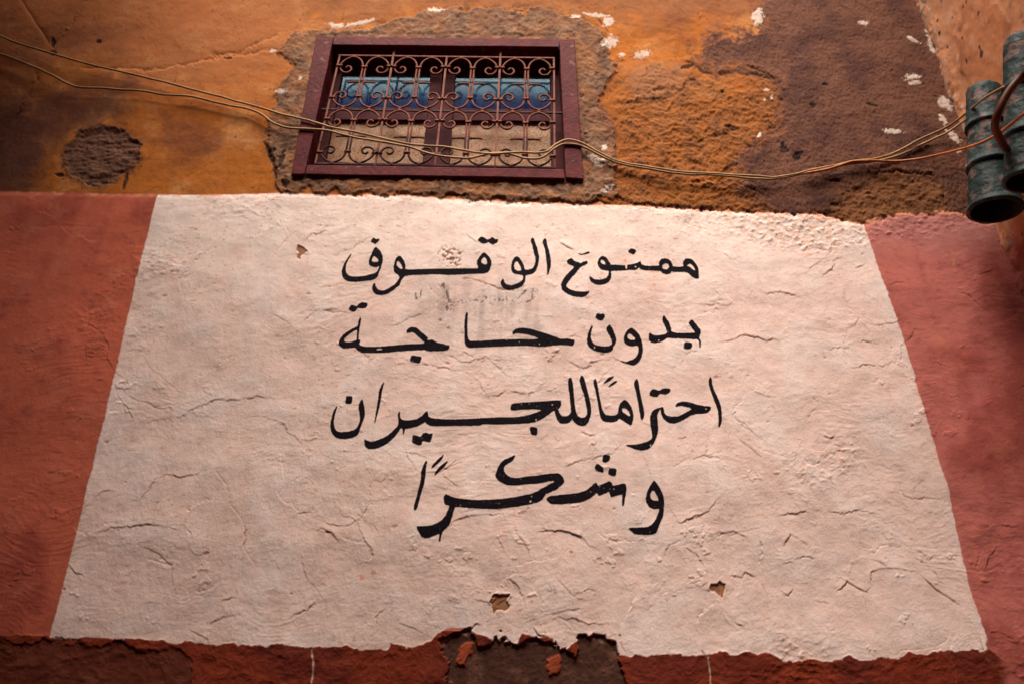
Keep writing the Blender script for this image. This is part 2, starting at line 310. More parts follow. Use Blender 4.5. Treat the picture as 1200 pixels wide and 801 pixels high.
  MM([(203,38),(205,50),(195,110),(190,190),(180,260),(155,330),(135,410),(115,480),(98,515),(82,500),(85,465),(110,380),(130,300),(150,210),(150,150),(170,90),(190,50)]),
  MM([(360,-25),(355,0),(345,25),(310,65),(265,105),(245,115),(255,80),(290,45),(330,5)]),
  MM([(403,40),(395,60),(360,105),(310,150),(280,185),(275,175),(295,130),(335,85),(380,50)]),
  MM([(380,352),(400,362),(450,385),(520,400),(620,412),(760,410),(900,400),(1040,380),(1130,360)])
  + NN([(530,490),(600,455),(680,410),(740,375),(800,345),(780,335),(740,340),(680,352),(600,370),(500,375),(400,385),(300,392),(240,388),(180,360),(130,325),(105,280),(120,225),(140,170),(170,120),(220,85),(280,60),(340,35),(335,50),(310,100),(260,130),(220,155),(200,190),(210,230),(240,270),(300,300),(370,305),(450,290),(520,280),(600,275),(680,260),(780,250),(850,248),(890,285),(915,350),(880,385),(830,430),(770,460),(720,480),(680,510),(660,550),(620,580),(560,600),(480,620),(350,640),(200,660),(90,672)])
  + MM([(740,495),(600,490),(520,478),(465,475),(450,530),(430,610),(400,665),(350,705),(343,735),(335,770),(330,802),(318,802),(322,760),(325,725),(280,745),(220,770),(185,772),(150,755),(135,720),(115,690),(112,658),(150,660),(220,658),(280,640),(340,605),(380,560),(405,500),(415,460),(380,455),(362,420),(362,380)]),
  OO([(-80,396),(-44,370),(0,367),(100,355),(200,345),(280,325),(330,290),(370,250),(390,245),(405,275),(440,260),(515,228),(535,250),(540,275),(590,265),(640,252),(660,258),(672,290),(668,340),(655,400),(645,465),(632,465),(630,400),(635,355),(590,362),(525,382),(515,350),(510,325),(460,350),(410,372),(395,335),(360,370),(310,405),(240,432),(150,440),(60,450),(-32,446),(-64,424)]),
  OO([(460,-20),(520,-8),(512,38),(478,62),(445,48),(448,10)]),
  OO([(400,65),(425,85),(455,105),(455,152),(420,145),(375,120),(380,85)]),
  OO([(510,110),(560,108),(580,130),(570,180),(545,185),(500,165),(505,130)]),
  OO([(928,222),(950,250),(985,300),(1010,350),(1025,420),(1020,500),(1015,560),(985,620),(965,680),(945,725),(880,735),(800,732),(745,725),(720,700),(690,678),(700,665),(780,665),(870,660),(920,630),(955,570),(975,510),(980,485),(940,495),(890,480),(860,440),(850,390),(865,330),(895,270)])],
  [OO([(915,320),(895,350),(895,385),(920,410),(965,415),(970,400),(950,360),(930,325)])]),
]
# tiny spots where the black paint has chipped off (centre, radius in photo pixels)
INK_CHIPS = [(744.3,314,1.3),(673,325,1.0),(632,403.5,1.2),(608.5,401,.9),(502,398,1.6),(593.5,398.5,1.0),(611,474,.9),(620,474,.9),(647,474.5,1.4),
 (628,492,1.3),(766,490,.9),(766.5,509.5,.8),(762,522,1.2),(827,479,1.1),(485.5,516,.7),(586,556.5,.8),(621.5,588,1.9),(623,582,1.1),(640.5,579.5,1.7),
 (637.5,584,1.6),(647.5,586.5,.9),(719,573,1.0),(714.5,573,.9),(707.5,572,.8),(540,592.5,1.0),(696,409,.9),(697,407,1.2),(772,399,1.1),(745,314,.9),(610,562,.8)]

# cracks and lifted paint edges: (scale and origin of the enlargement they were read from, points, lift in mm, dark width)
CRK = []
def cr(ox, oy, s, pts, lift=2.0, w=.7): CRK.append((C(ox, oy, s, pts), lift, w))
cr(0,500,2.66,[(425,235),(460,195),(510,150),(560,158),(615,148),(665,105)],2.2,.8)
cr(0,500,2.66,[(665,105),(680,150),(710,185),(718,240),(745,275),(762,300),(765,380),(790,430),(820,450)],-2.2,.9)
cr(0,500,2.66,[(285,335),(350,318),(400,315),(450,300),(520,310),(570,325)],2.4,.5)
cr(0,500,2.66,[(975,325),(1000,315),(1040,335),(1055,360)],2.,.6)
cr(0,500,2.66,[(640,610),(690,590),(740,590)],2.,.5); cr(0,500,2.66,[(915,590),(960,565),(990,545)],2.,.7)
cr(0,500,2.66,[(690,545),(740,530)],1.6,.4); cr(0,500,2.66,[(930,275),(975,268)],1.6,.8)
cr(0,500,2.66,[(210,425),(235,455),(265,460)],2.4,.2)
cr(0,220,2.86,[(385,680),(430,740),(450,785)],1.4,.3); cr(0,220,2.86,[(450,790),(540,775),(600,770),(660,735),(720,710),(800,710),(870,700),(950,710)],1.7,.4)
cr(0,220,2.86,[(420,550),(490,540)],2.4,.5); cr(0,220,2.86,[(1015,195),(1045,165),(1080,150),(1110,110)],1.6,.4)
cr(0,220,2.86,[(1000,470),(1050,420),(1100,410),(1144,412)],1.6,.3); cr(0,220,2.86,[(900,420),(940,440),(980,465)],1.4,.2)
cr(400,600,3,[(680,75),(750,65),(800,70),(850,90),(870,120),(905,130)],2.6,.8); cr(400,600,3,[(885,160),(890,175),(925,183)],2.2,.9)
cr(400,600,3,[(460,308),(500,315),(525,315),(545,292),(590,292)],3.2,1.0)
cr(400,600,3,[(585,290),(588,245),(598,240),(622,260),(625,285),(660,310)],1.8,.7)
cr(400,600,3,[(1030,295),(1010,340),(985,385)],3.2,.7); cr(400,600,3,[(975,390),(975,430),(985,470),(1000,490)],1.5,.5)
cr(400,600,3,[(720,380),(760,365),(820,375),(870,400),(975,390)],2.2,.3); cr(400,600,3,[(610,40),(620,80),(650,120),(660,160)],1.2,.5)
cr(400,600,3,[(380,50),(420,25),(500,10),(580,8)],1.6,.4); cr(400,600,3,[(670,400),(690,430),(750,450)],2.2,.9)
cr(400,600,3,[(1130,160),(1150,120),(1190,95)],1.4,.4); cr(400,600,3,[(440,410),(470,392),(500,395)],2.4,.8)
cr(400,600,3,[(120,430),(125,370),(160,335)],1.2,.2); cr(400,600,3,[(200,390),(260,410),(300,440)],1.4,.3)
cr(800,560,3,[(90,210),(130,190),(180,187),(240,215)],2.4,.7); cr(800,560,3,[(345,245),(380,200),(450,240)],2.4,.9)
cr(800,560,3,[(350,305),(385,295)],3.,.9); cr(800,560,3,[(160,345),(205,345),(220,330),(270,355)],2.6,.9); cr(800,560,3,[(270,355),(290,400),(310,450)],-1.6,.6)
cr(800,560,3,[(340,395),(370,412),(385,385)],2.,.5); cr(800,560,3,[(540,405),(575,360),(640,402),(665,380)],3.2,1.0)
cr(800,560,3,[(665,380),(665,330),(720,315),(820,325)],2.6,.5); cr(800,560,3,[(820,325),(890,390),(930,415),(990,460)],2.8,1.0)
cr(800,560,3,[(330,130),(400,125),(440,112)],2.,.4); cr(800,560,3,[(460,430),(510,440)],1.8,.8); cr(800,560,3,[(1030,540),(1050,600),(1075,650),(1100,655)],1.8,1.0)
cr(800,560,3,[(1110,160),(1150,172),(1200,175)],2.6,.4); cr(800,560,3,[(1070,540),(1120,545),(1170,572)],2.4,.5); cr(800,560,3,[(1070,330),(1080,270),(1110,235)],2.,.4)
cr(800,560,3,[(0,240),(40,260),(70,300),(90,330)],1.6,.5); cr(800,560,3,[(0,155),(50,135),(100,125)],1.8,.4); cr(800,560,3,[(660,280),(690,290),(720,310)],2.4,.6)
cr(800,560,3,[(500,110),(540,120),(640,115),(700,130)],1.6,.3); cr(800,560,3,[(165,500),(215,525)],1.8,.3); cr(800,560,3,[(270,200),(275,260),(265,300)],1.2,.3)
cr(820,230,2.427,[(50,420),(90,405),(130,395),(165,398),(190,410),(230,405)],3.,.8); cr(820,230,2.427,[(175,275),(230,270),(290,290)],2.2,.5)
cr(820,230,2.427,[(330,240),(350,225),(375,205),(390,180),(415,170)],2.8,.8); cr(820,230,2.427,[(735,275),(770,285),(800,320),(830,335)],3.,1.2)
cr(820,230,2.427,[(705,140),(720,190),(730,215)],2.2,1.5); cr(820,230,2.427,[(740,235),(790,240),(800,220),(835,210)],3.,.3)
cr(820,230,2.427,[(830,500),(860,550),(890,575),(922,580)],2.6,.7); cr(820,230,2.427,[(440,205),(470,195)],2.4,.6); cr(820,230,2.427,[(350,682),(385,685)],3.,.8)
cr(820,230,2.427,[(0,310),(60,305)],1.6,.4); cr(820,230,2.427,[(530,260),(560,245),(600,250)],1.6,.3); cr(820,230,2.427,[(480,370),(550,362),(570,350)],1.8,.2)
cr(820,230,2.427,[(130,540),(170,560),(230,575)],1.4,.3); cr(820,230,2.427,[(100,680),(150,720),(180,750)],1.,.3); cr(820,230,2.427,[(420,495),(470,480),(520,485),(560,460)],1.6,.4)
cr(610,260,4.45,[(195,105),(235,128),(275,145)],3.6,.7); cr(610,260,4.45,[(230,720),(270,740),(320,755),(380,735),(480,700),(530,730),(590,765)],2.8,.3)
cr(600,350,10,[(415,775),(500,680),(560,570)],3.4,.9); cr(600,350,10,[(650,460),(720,435),(790,465),(850,500)],1.6,.5)
cr(600,350,10,[(415,775),(380,850),(370,1000)],1.,.6)
cr(510,272,10,[(300,545),(350,560),(405,540),(470,575),(560,600),(640,630),(740,665),(850,685),(980,695)],2.4,1.0); cr(510,272,10,[(350,10),(400,70),(450,100),(500,135)],1.4,.6)
cr(480,435,8,[(750,230),(830,225),(900,180),(960,185),(1050,205),(1130,235)],1.8,.6); cr(600,435,8,[(160,270),(175,235),(250,165),(290,90),(330,0)],1.6,.7)
cr(610,420,3.64,[(160,470),(210,460),(270,435),(350,415),(400,405),(430,370),(435,330)],1.8,.5); cr(610,420,3.64,[(510,400),(535,450),(545,500)],1.4,.4)
cr(610,420,3.64,[(620,620),(680,705),(800,660),(850,580)],1.6,.3); cr(610,420,3.64,[(60,745),(150,735),(210,740),(260,770),(285,800)],2.2,.6)
cr(610,420,3.64,[(250,310),(290,330),(325,322)],1.4,.7); cr(610,420,3.64,[(800,790),(850,745),(910,740)],2.,.4); cr(610,420,3.64,[(640,335),(710,332)],1.6,.4)
cr(370,420,3.64,[(350,400),(420,405),(490,430)],1.4,.3); cr(370,420,3.64,[(540,500),(610,550)],1.,.4); cr(370,420,3.64,[(0,735),(60,745),(100,785)],1.8,.4)
cr(380,260,4.45,[(330,545),(370,548),(430,515),(560,440)],1.4,.3); cr(380,260,4.45,[(0,468),(80,475),(160,490)],1.2,.3)
cr(390,435,4,[(250,-20),(400,-35),(560,-10)],1.2,.2)

_r = random.Random(11)
for k in range(64):          # hairline cracks that wander and branch
    x_, y_ = _r.uniform(80, 1180), _r.uniform(250, 745); a_ = _r.choice([0, math.pi]) + _r.gauss(0, .55); pts = [(x_, y_)]
    for j in range(_r.randint(4, 16)):
        a_ += _r.gauss(0, .42); st = _r.uniform(5, 14); x_ += math.cos(a_) * st; y_ += math.sin(a_) * st * .8; pts.append((x_, y_))
    CRK.append((pts, _r.uniform(.4, 1.6) * _r.choice([1, 1, 1, -1]), _r.uniform(.0, .35)))
    if len(pts) > 8:
        b_ = pts[len(pts) // 2]; a2 = a_ + _r.choice([-1, 1]) * 1.1; q = [b_]
        for j in range(4): a2 += _r.gauss(0, .3); q.append((q[-1][0] + math.cos(a2) * 9, q[-1][1] + math.sin(a2) * 7))
        CRK.append((q, .8, .15))
WIN_HOLE = [(378,47),(666,50),(677,204),(349,199)]
PANEL = [(185,229),(172,280),(160,325),(147,380),(136,430),(125,480),(105,560),(82,655),(60,746),(130,747),(200,752),(300,756),(400,758),(456,762),(458,753),(477,758),(507,755),(513,743),(527,735),(547,736),(567,747),(607,755),(613,743),(647,750),(650,763),(667,760),(673,752),(693,745),(720,748),(725,767),(800,765),(860,766),(900,768),(935,775),(1000,772),(1060,770),(1100,765),(1158,762),(1135,680),(1110,570),(1085,490),(1060,400),(1035,330),(1012,262),(960,252),(830,246),(700,240),(600,236),(480,229),(400,228),(330,226)]
def top_line(x): return np.interp(x, [-400,0,185,330,400,480,600,700,830,960,1010,1050,1120,1150,1300], [224,224,228,226,228,229,236,240,246,252,262,252,249,262,262])
def dado_line(x): return np.interp(x, [-400,0,58,75,400,500,800,1000,1150,1200,1400], [742,744,744,738,740,738,746,752,756,790,900])
RENDER_PATCH = [(897,-200),(897,0),(894,20),(884,39),(861,45),(835,42),(819,58),(822,75),(845,84),(868,81),(903,91),(913,107),(916,130),(913,153),(890,165),(865,190),(870,225),(900,243),(960,250),(975,238),(1000,215),(1030,205),(1105,207),(1112,248),(1140,262),(1200,262),(1400,0),(1250,-200)]
SURROUND = [(342,40),(330,62),(345,80),(322,115),(312,165),(320,190),(330,224),(400,227),(480,228),(600,235),(700,239),(722,225),(718,190),(716,150),(700,118),(713,105),(722,85),(715,55),(700,30),(640,12),(560,8),(490,14),(440,30),(390,34)]
CEMENT = [(78,170),(95,155),(118,147),(145,155),(162,168),(165,182),(155,200),(140,206),(128,215),(112,223),(98,212),(80,205),(72,190)]
CEMENT = [(x + (0), y) for x, y in CEMENT]
LIGHT_PATCH = [(736,88),(760,76),(790,76),(806,84),(802,98),(785,108),(765,117),(745,117),(735,105)]
EXPOSED = [(512,747),(547,737),(607,756),(613,744),(650,752),(667,762),(693,746),(720,749),(726,770),(724,900),(518,900),(524,775)]
EXPOSED2 = [(60,752),(190,757),(228,772),(230,830),(160,900),(-100,900),(-100,760)]
CHIPS = [  # holes in the white coat that show the brown plaster
 [(349,303),(349,289),(356,291),(361,296),(354,299),(352,304)],
 [(575,706),(577,700),(582,697),(590,697),(597,697),(595,703),(597,713),(590,716),(583,714),(579,717),(577,710)],
 [(831,690),(832,684),(838,685),(843,681),(850,684),(850,692),(848,700),(843,698),(838,693)],
]

# ------------------------------------------------------------------ the facade: one height field, split into its paint areas
XC = 1.88                                  # the corner with the side wall
def frame_half(z):
    zz = np.clip(z, 1.66, 4.75) - CAM[2]
    # half width of the view on the wall plane at height z
    return (W / 2) / F * (2.5 * CT + zz * ST)
NCOL, NROW = 1150, 780
rows_px = np.linspace(817, -16, NROW)
bz = (H / 2 - rows_px) / F
zd = CAM[2] + 2.5 * (ST + CT * bz) / (CT - ST * bz)
z = np.concatenate([np.linspace(0, zd[0], 18)[:-1], zd, np.linspace(zd[-1], 6.6, 24)[1:]])
hw = frame_half(z) * 1.03
xl = -hw; xr = np.minimum(hw, XC - .04)
t = np.linspace(0, 1, NCOL)[None, :]
# keep the spacing even inside the view
Xd = xl[:, None] + (xr - xl)[:, None] * t
tl = (np.linspace(0, 1, 30)[:-1] ** 1.0)[None, :]
Xl = -6.5 + (xl[:, None] + 6.5) * tl
tr = np.linspace(0, 1, 14)[None, 1:]
Xr = xr[:, None] + (XC + .03 - xr)[:, None] * tr
X = np.concatenate([Xl, Xd, Xr], 1).astype(np.float32)
Z = np.repeat(z[:, None], X.shape[1], 1).astype(np.float32)
PX, PY = w2px(X, 0 * X, Z)
PX = PX.astype(np.float32); PY = PY.astype(np.float32)
nr, nc = X.shape

# noise fields (world metres)
nA = fbm(X * 1.3, Z * 1.3, 4, 1); nB = fbm(X * 5, Z * 5, 4, 2); nC = fbm(X * 18, Z * 18, 4, 3); nD = fbm(X * 60, Z * 60, 3, 4, .6)
wx = fbm(X * 4, Z * 4, 3, 5) ; nE = fbm(X * 9, Z * 9, 5, 6, .6)
rg1 = ridged(X * 7 + nB * .5, Z * 7 + nA, 5, 7); rg2 = ridged(X * 16, Z * 22 + nB, 4, 8)
# wavy brush and trowel ripples, mostly level
warp = fbm(X * 1.8, Z * 1.8, 3, 11) * 1.0
rip = pn(X * 9 + warp * 2 + nC * .5, Z * 75 + warp * 12 + nC * .8, 12) + .7 * pn(X * 22 + warp, Z * 140 + warp * 10 + nC, 13)
ripm = sst(-.2, .6, fbm(X * 2.2, Z * 2.2, 3, 14))
speck = fbm(X * 110, Z * 110, 2, 15)

wob = nC * 2.0 + nD * 1.2                # wobble of painted edges, photo pixels
rough_edge = sst(330, 420, PX) * 3.5 + .5
topd = PY - top_line(PX) + nC * rough_edge * 1.2 + nD * rough_edge * .8   # > 0 : painted zone
m_low = sst(-.7, .7, topd)
pd = sdpoly(PANEL, PX, PY)
pdw = pd + nD * 1.0 + nE * 1.2 + nC * (1.0 + 3.6 * sst(725, 750, PY)) + nE * 3 * sst(725, 750, PY) + sst(820, 1000, PX) * sst(750, 768, PY) * nC * 6
pdw = np.where((PY < 320), np.where(pd > -40, np.maximum(pdw, -topd * .9), pdw), pdw)
m_panel = sst(.7, -.7, pdw)
dd = PY - dado_line(PX) + nC * 2.5
m_dado = sst(-.8, .8, dd) * sst(1185, 1165, PX)
pr = sdpoly(RENDER_PATCH, PX, PY) + nE * 16 + nC * 6 + nD * 3; m_rend = sst(1.5, -1.5, pr); m_rendc = sst(14, -8, pr + nD * 8 + nC * 6)
ps = sdpoly(SURROUND, PX, PY) + nE * 10 + nC * 5 + nD * 2; m_surr = sst(1.5, -1.5, ps)
pc = sdpoly(CEMENT, PX, PY) + nC * 6 + nD * 3; m_cem = sst(1.2, -1.2, pc)
pl = sdpoly(LIGHT_PATCH, PX, PY) + nC * 7 + nD * 2; m_lp = sst(1.2, -1.2, pl)
pe = sdpoly(EXPOSED, PX, PY) + nB * 10 + fbm(X * 9, Z * 9, 3, 120) * 12 + nE * 9 + nC * 6 + nD * 3; m_exp = sst(1, -1, pe)
pe2 = sdpoly(EXPOSED2, PX, PY) + nE * 14 + nC * 8; m_exp2 = sst(2, -2, pe2)

# the lettering
ink = np.full(X.shape, 8.0, np.float32); wordid = np.full(X.shape, -1, np.int16)
sel = (PX > 375) & (PX < 860) & (PY > 265) & (PY < 645)
ii, jj = np.where(sel); sx = PX[ii, jj]; sy = PY[ii, jj]
li = np.full(sx.shape, 8.0, np.float32); lw = np.full(sx.shape, -1, np.int16)
for w, (lbl, outs, holes) in enumerate(WORDS):
    for op in outs:
        p = chaikin(op, 1); b = (sx > p[:, 0].min() - 8) & (sx < p[:, 0].max() + 8) & (sy > p[:, 1].min() - 8) & (sy < p[:, 1].max() + 8)
        k = np.where(b)[0]; d = sdpoly(p, sx[k], sy[k]) - .25
        for hp in holes:
            h = chaikin(hp, 1)
            if h[:, 0].min() < p[:, 0].max() and h[:, 0].max() > p[:, 0].min() and h[:, 1].min() < p[:, 1].max() and h[:, 1].max() > p[:, 1].min():
                d = np.maximum(d, -sdpoly(h, sx[k], sy[k]))
        m = d < li[k]; li[k[m]] = d[m]; lw[k[m]] = w
for cx, cy, r in INK_CHIPS:
    d = r * .62 - np.hypot(sx - cx, (sy - cy)); k = d > -2; li[k] = np.maximum(li[k], d[k] * 1.2)
ink[ii, jj] = li; wordid[ii, jj] = lw

# ---- height in metres, + towards the street
low = m_low
h = nA * .012 + nB * .0035
h = h + low * (nC * .0005 + nD * .0003 + rip * .00045 * (.2 + ripm) + speck * .0002)
up = 1 - low
smooth_och = sst(560, 330, PX)
h = h + up * (nC * .0015 + nD * .0009 + rg1 * .0035 * (1 - .7 * smooth_och))
rough_zone = up * sst(700, 740, PX) * sst(60, 120, PY + nE * 30) * (1 - m_rend)
h = h + rough_zone * (rg2 * .006 + nC * .004 + nD * .002 - .004)
h = h + up * m_rend * (.004 + nD * .0018 + nC * .0015 + speck * .0012 - rg1 * .002)
h = h + up * m_surr * (.005 + rg2 * .004 + nC * .003 + nD * .0015)
h = h + up * m_cem * (-.003 + fbm(X * 16, Z * 45, 4, 95) * .005 + nC * .004 + nD * .002) + up * sst(9, 0, np.abs(pc)) * (.003 * rg2)
h = h + up * sst(5, -5, pl) * (.002 + nD * .0006)
h = h + low * .0035 * sst(0, 6, topd)
h = h + low * m_panel * .0008
# knobbly, badly bonded paint along the top right of the panel and here and there
knob = low * sst(.0, .6, fbm(X * 1.6, Z * 1.6, 3, 21) + sst(320, 245, PY) * sst(640, 980, PX) * 1.1 + .5 * sst(690, 760, PY) * sst(850, 1000, PX) - .25)
h = h + knob * (nC * .0022 + np.clip(fbm(X * 42, Z * 60, 3, 22), 0, 1) * .004)
h = h - m_low * m_exp * .006 + m_exp * nD * .001 - m_dado * m_exp2 * .003 * (1 - m_exp)
m_dado = m_dado * (1 - m_panel)
h = h + m_dado * (1 - m_exp) * (rg2 * .0025 + nC * .002)
crack_col = np.zeros(X.shape, np.float32); under = np.zeros(X.shape, np.float32)
cwx = PX + nC * 3.0 + nD * 2.0; cwy = PY + nE * 2.0 + nC * 2.6 + nD * 1.8
cmod = .35 + .65 * sst(-.45, .35, fbm(X * 15, Z * 15, 3, 91))
for pts, lift, cwid in CRK:
    p = np.array(pts); R = 16
    b = (PX > p[:, 0].min() - R) & (PX < p[:, 0].max() + R) & (PY > p[:, 1].min() - R) & (PY < p[:, 1].max() + R)
    r0, r1 = np.where(b.any(1))[0][[0, -1]]; c0, c1 = np.where(b.any(0))[0][[0, -1]]
    s = np.s_[r0:r1 + 1, c0:c1 + 1]
    d, side, T = sdline(p, cwx[s], cwy[s])
    ends = np.clip(np.minimum(T, 1 - T) * 5, 0, 1) * cmod[s]
    sg = np.sign(lift); L = abs(lift) * .00075
    upper = (side * sg < 0)
    h[s] += np.where(upper, L * np.exp(-d / 6.0), -.0006 * np.exp(-d / 3)) * ends * (d < R) * (1 - 0)
    h[s] -= sst(cwid + .6, cwid * .3, d) * .0010 * ends
    crack_col[s] = np.maximum(crack_col[s], sst(cwid + .5, max(cwid - .5, 0), d) * ends * (.55 + .35 * (cwid > .7)))
# fine flaking: thin broken contours where layer after layer of paint has let go
for sc_, se_, th_, st_, am_ in ((16, 101, .35, .0006, .6), (26, 103, .5, .0005, .6), (9, 105, .25, .0008, .55), (7, 107, -.3, -.0008, .55)):
    f_ = fbm(X * sc_ + nB * 1.2, Z * sc_ * 1.5, 5, se_, .58); g_ = sst(.0, .45, fbm(X * 2.6, Z * 2.6, 3, se_ + 1) + .1) * low * (.6 + .4 * knob)
    h = h + sst(th_ - .012, th_ + .012, f_) * st_ * g_
    crack_col = np.maximum(crack_col, sst(.03, .0, np.abs(f_ - th_)) * g_ * am_ * sst(.0, .3, nC + nD * .5))
# random fine flakes
fl = fbm(X * 11 + 30, Z * 15, 4, 31, .6)
edge = np.abs(fl - .42); fm = low * sst(.0, .35, fbm(X * 1.9, Z * 1.9, 2, 33) + .05)
h = h + low * np.where(fl > .42, .0012, 0) * fm
crack_col = np.maximum(crack_col, sst(.02, .0, edge) * fm * .35)
# scored V lines in the ochre plaster at the upper left
for pts in ([(24,0),(40,25),(58,52)], [(66,50),(85,28),(103,0)], [(44,88),(30,112),(15,140)], [(100,80),(180,84),(270,66),(330,58)], [(250,66),(280,62),(300,52),(325,42)]):
    d, side, T = sdline(pts, cwx, cwy); h += up * (-.006 * np.exp(-d / 2.0) + .003 * np.exp(-d / 7) * (side > 0)) * (d < 40)
chipm = np.zeros(X.shape, np.float32); chipid = np.full(X.shape, -1, np.int16)
for n_, poly in enumerate(CHIPS):
    d = sdpoly(poly, PX, PY) + nC * 2.5 + nD * 2; m = sst(.6, -.6, d); chipm = np.maximum(chipm, m); chipid[d < 0] = n_
    h += -m * .0025 + .002 * np.exp(-np.abs(d) / 3.5) * (d > 0) * (PY < np.mean([q[1] for q in poly]) + 2)
# pitted scab above the top line of writing
pit = sdpoly([(512,300),(520,290),(530,290),(542,297),(541,308),(536,315),(524,311),(514,309)], PX, PY)
pm = sst(4, -4, pit) * sst(.0, .25, fbm(X * 70, Z * 70, 3, 41)); h -= pm * .003
h = h + (ink < 0) * .0003

# ---- paint colours (albedo)
n3 = lambda v: v[..., None]
OCH = np.array([.40, .122, .017]); OCHD = np.array([.26, .060, .012]); OCHL = np.array([.62, .25, .07])
c = np.zeros(X.shape + (3,), np.float32) + OCH
c = mix(c, (.38, .11, .022), sst(-.1, .5, nA)); c = mix(c, (.45, .2, .09), up * sst(.1, .7, fbm(X * 3, Z * 6, 5, 122, .6)) * .5); c = mix(c, (.54, .24, .085), sst(.0, .7, nB + nE * .6) * .6)
c = mix(c, (.60, .25, .10), sst(60, -10, sdpoly([(265,40),(345,32),(345,52),(330,60),(290,80),(200,82),(180,78)], PX, PY) + nE * 25) * .35)
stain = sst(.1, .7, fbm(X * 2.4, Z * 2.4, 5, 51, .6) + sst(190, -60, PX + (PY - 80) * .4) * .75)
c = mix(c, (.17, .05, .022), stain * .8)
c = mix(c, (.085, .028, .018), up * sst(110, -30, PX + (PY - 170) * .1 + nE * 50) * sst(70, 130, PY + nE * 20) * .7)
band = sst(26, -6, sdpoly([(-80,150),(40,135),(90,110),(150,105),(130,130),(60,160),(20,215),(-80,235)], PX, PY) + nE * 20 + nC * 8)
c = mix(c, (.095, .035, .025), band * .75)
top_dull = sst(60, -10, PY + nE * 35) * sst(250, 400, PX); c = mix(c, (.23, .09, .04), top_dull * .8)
smear = sst(.25, .7, fbm(X * 30, Z * 16, 4, 52, .65)); c = mix(c, OCHD, smear * .5)
c = mix(c, (.20, .072, .022), rough_zone * (.6 + .35 * sst(-.2, .5, nC + nE)))
c = mix(c, (.34, .115, .045), up * sst(130, 40, PY + nE * 40) * sst(400, 300, PX) * .55); c = mix(c, (.12, .04, .02), rough_zone * sst(.15, .7, nE + nD * .4) * .6)
c = mix(c, (.27, .125, .065), sst(8, -8, pl + nC * 8) * .7)
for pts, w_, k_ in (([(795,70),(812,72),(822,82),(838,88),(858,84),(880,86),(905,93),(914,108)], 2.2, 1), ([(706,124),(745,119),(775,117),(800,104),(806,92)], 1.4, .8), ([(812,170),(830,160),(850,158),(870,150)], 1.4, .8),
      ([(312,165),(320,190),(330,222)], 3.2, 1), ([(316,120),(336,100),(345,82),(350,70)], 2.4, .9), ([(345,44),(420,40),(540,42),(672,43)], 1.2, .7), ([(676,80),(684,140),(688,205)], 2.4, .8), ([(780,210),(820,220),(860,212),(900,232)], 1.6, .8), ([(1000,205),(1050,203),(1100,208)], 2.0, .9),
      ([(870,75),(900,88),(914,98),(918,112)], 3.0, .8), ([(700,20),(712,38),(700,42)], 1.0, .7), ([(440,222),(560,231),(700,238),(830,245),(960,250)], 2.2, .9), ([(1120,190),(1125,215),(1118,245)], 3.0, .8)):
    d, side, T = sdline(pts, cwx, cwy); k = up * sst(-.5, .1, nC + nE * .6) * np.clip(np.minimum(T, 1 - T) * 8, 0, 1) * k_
    c = mix(c, (.045, .02, .014), sst(w_ + .8, w_ * .4, d) * k * .85); h += k * (.004 * np.exp(-d / 5) * (side < 0) - .003 * sst(w_ + 1, 0, d))  # dark colour paints in cracks and the shadow contour under plaster steps
rc = np.zeros_like(c) + np.array([.135, .056, .036]); rc = mix(rc, (.085, .034, .026), sst(-.2, .4, nB)); rc = mix(rc, (.17, .075, .045), sst(.1, .6, nE) * .6)
rc = mix(rc, (.05, .025, .022), sst(.48, .62, fbm(X * 24, Z * 40, 3, 53)) * .8)
c = mix(c, (.17, .07, .03), up * sst(6, -8, sdpoly([(965,206),(1000,202),(1110,204),(1116,250),(1060,262),(960,262),(900,240),(870,215),(900,200)], PX, PY) + nE * 14) * .85)
c = c + (rc - c) * n3(m_rendc)
sc = np.zeros_like(c) + np.array([.16, .085, .055]); sc = mix(sc, (.25, .14, .085), sst(-.1, .5, nC + nE * .5)); sc = mix(sc, (.10, .045, .028), sst(.1, .6, nE - nD * .4) * .7)
c = c + (sc - c) * n3(m_surr * (.7 + .3 * sst(-.3, .3, nE)))
ce = np.zeros_like(c) + np.array([.13, .058, .036]); ce = mix(ce, (.24, .12, .07), sst(.1, .6, fbm(X * 14, Z * 40, 4, 95)) * .6); ce = mix(ce, (.06, .026, .018), sst(.1, .5, nC - nE * .5) * .6)
c = c + (ce - c) * n3(sst(7, -4, pc + nC * 5 + nE * 6 + nD * 2)); c = mix(c, (.035, .016, .012), sst(5, 0, np.abs(pc - 1)) * sst(-.2, .3, nC + nE) * .8)
c = mix(c, (.06, .03, .02), up * sst(6, 0, np.abs(ps - 3)) * sst(0, .4, nC) * .6)
dots = up * sst(.62, .75, fbm(X * 38, Z * 38, 3, 54) + .25 * nE); c = mix(c, (.07, .03, .02), dots * .8)
nfl = .45 * nC + 1.1 * fbm(X * 48, Z * 48, 4, 93, .7)
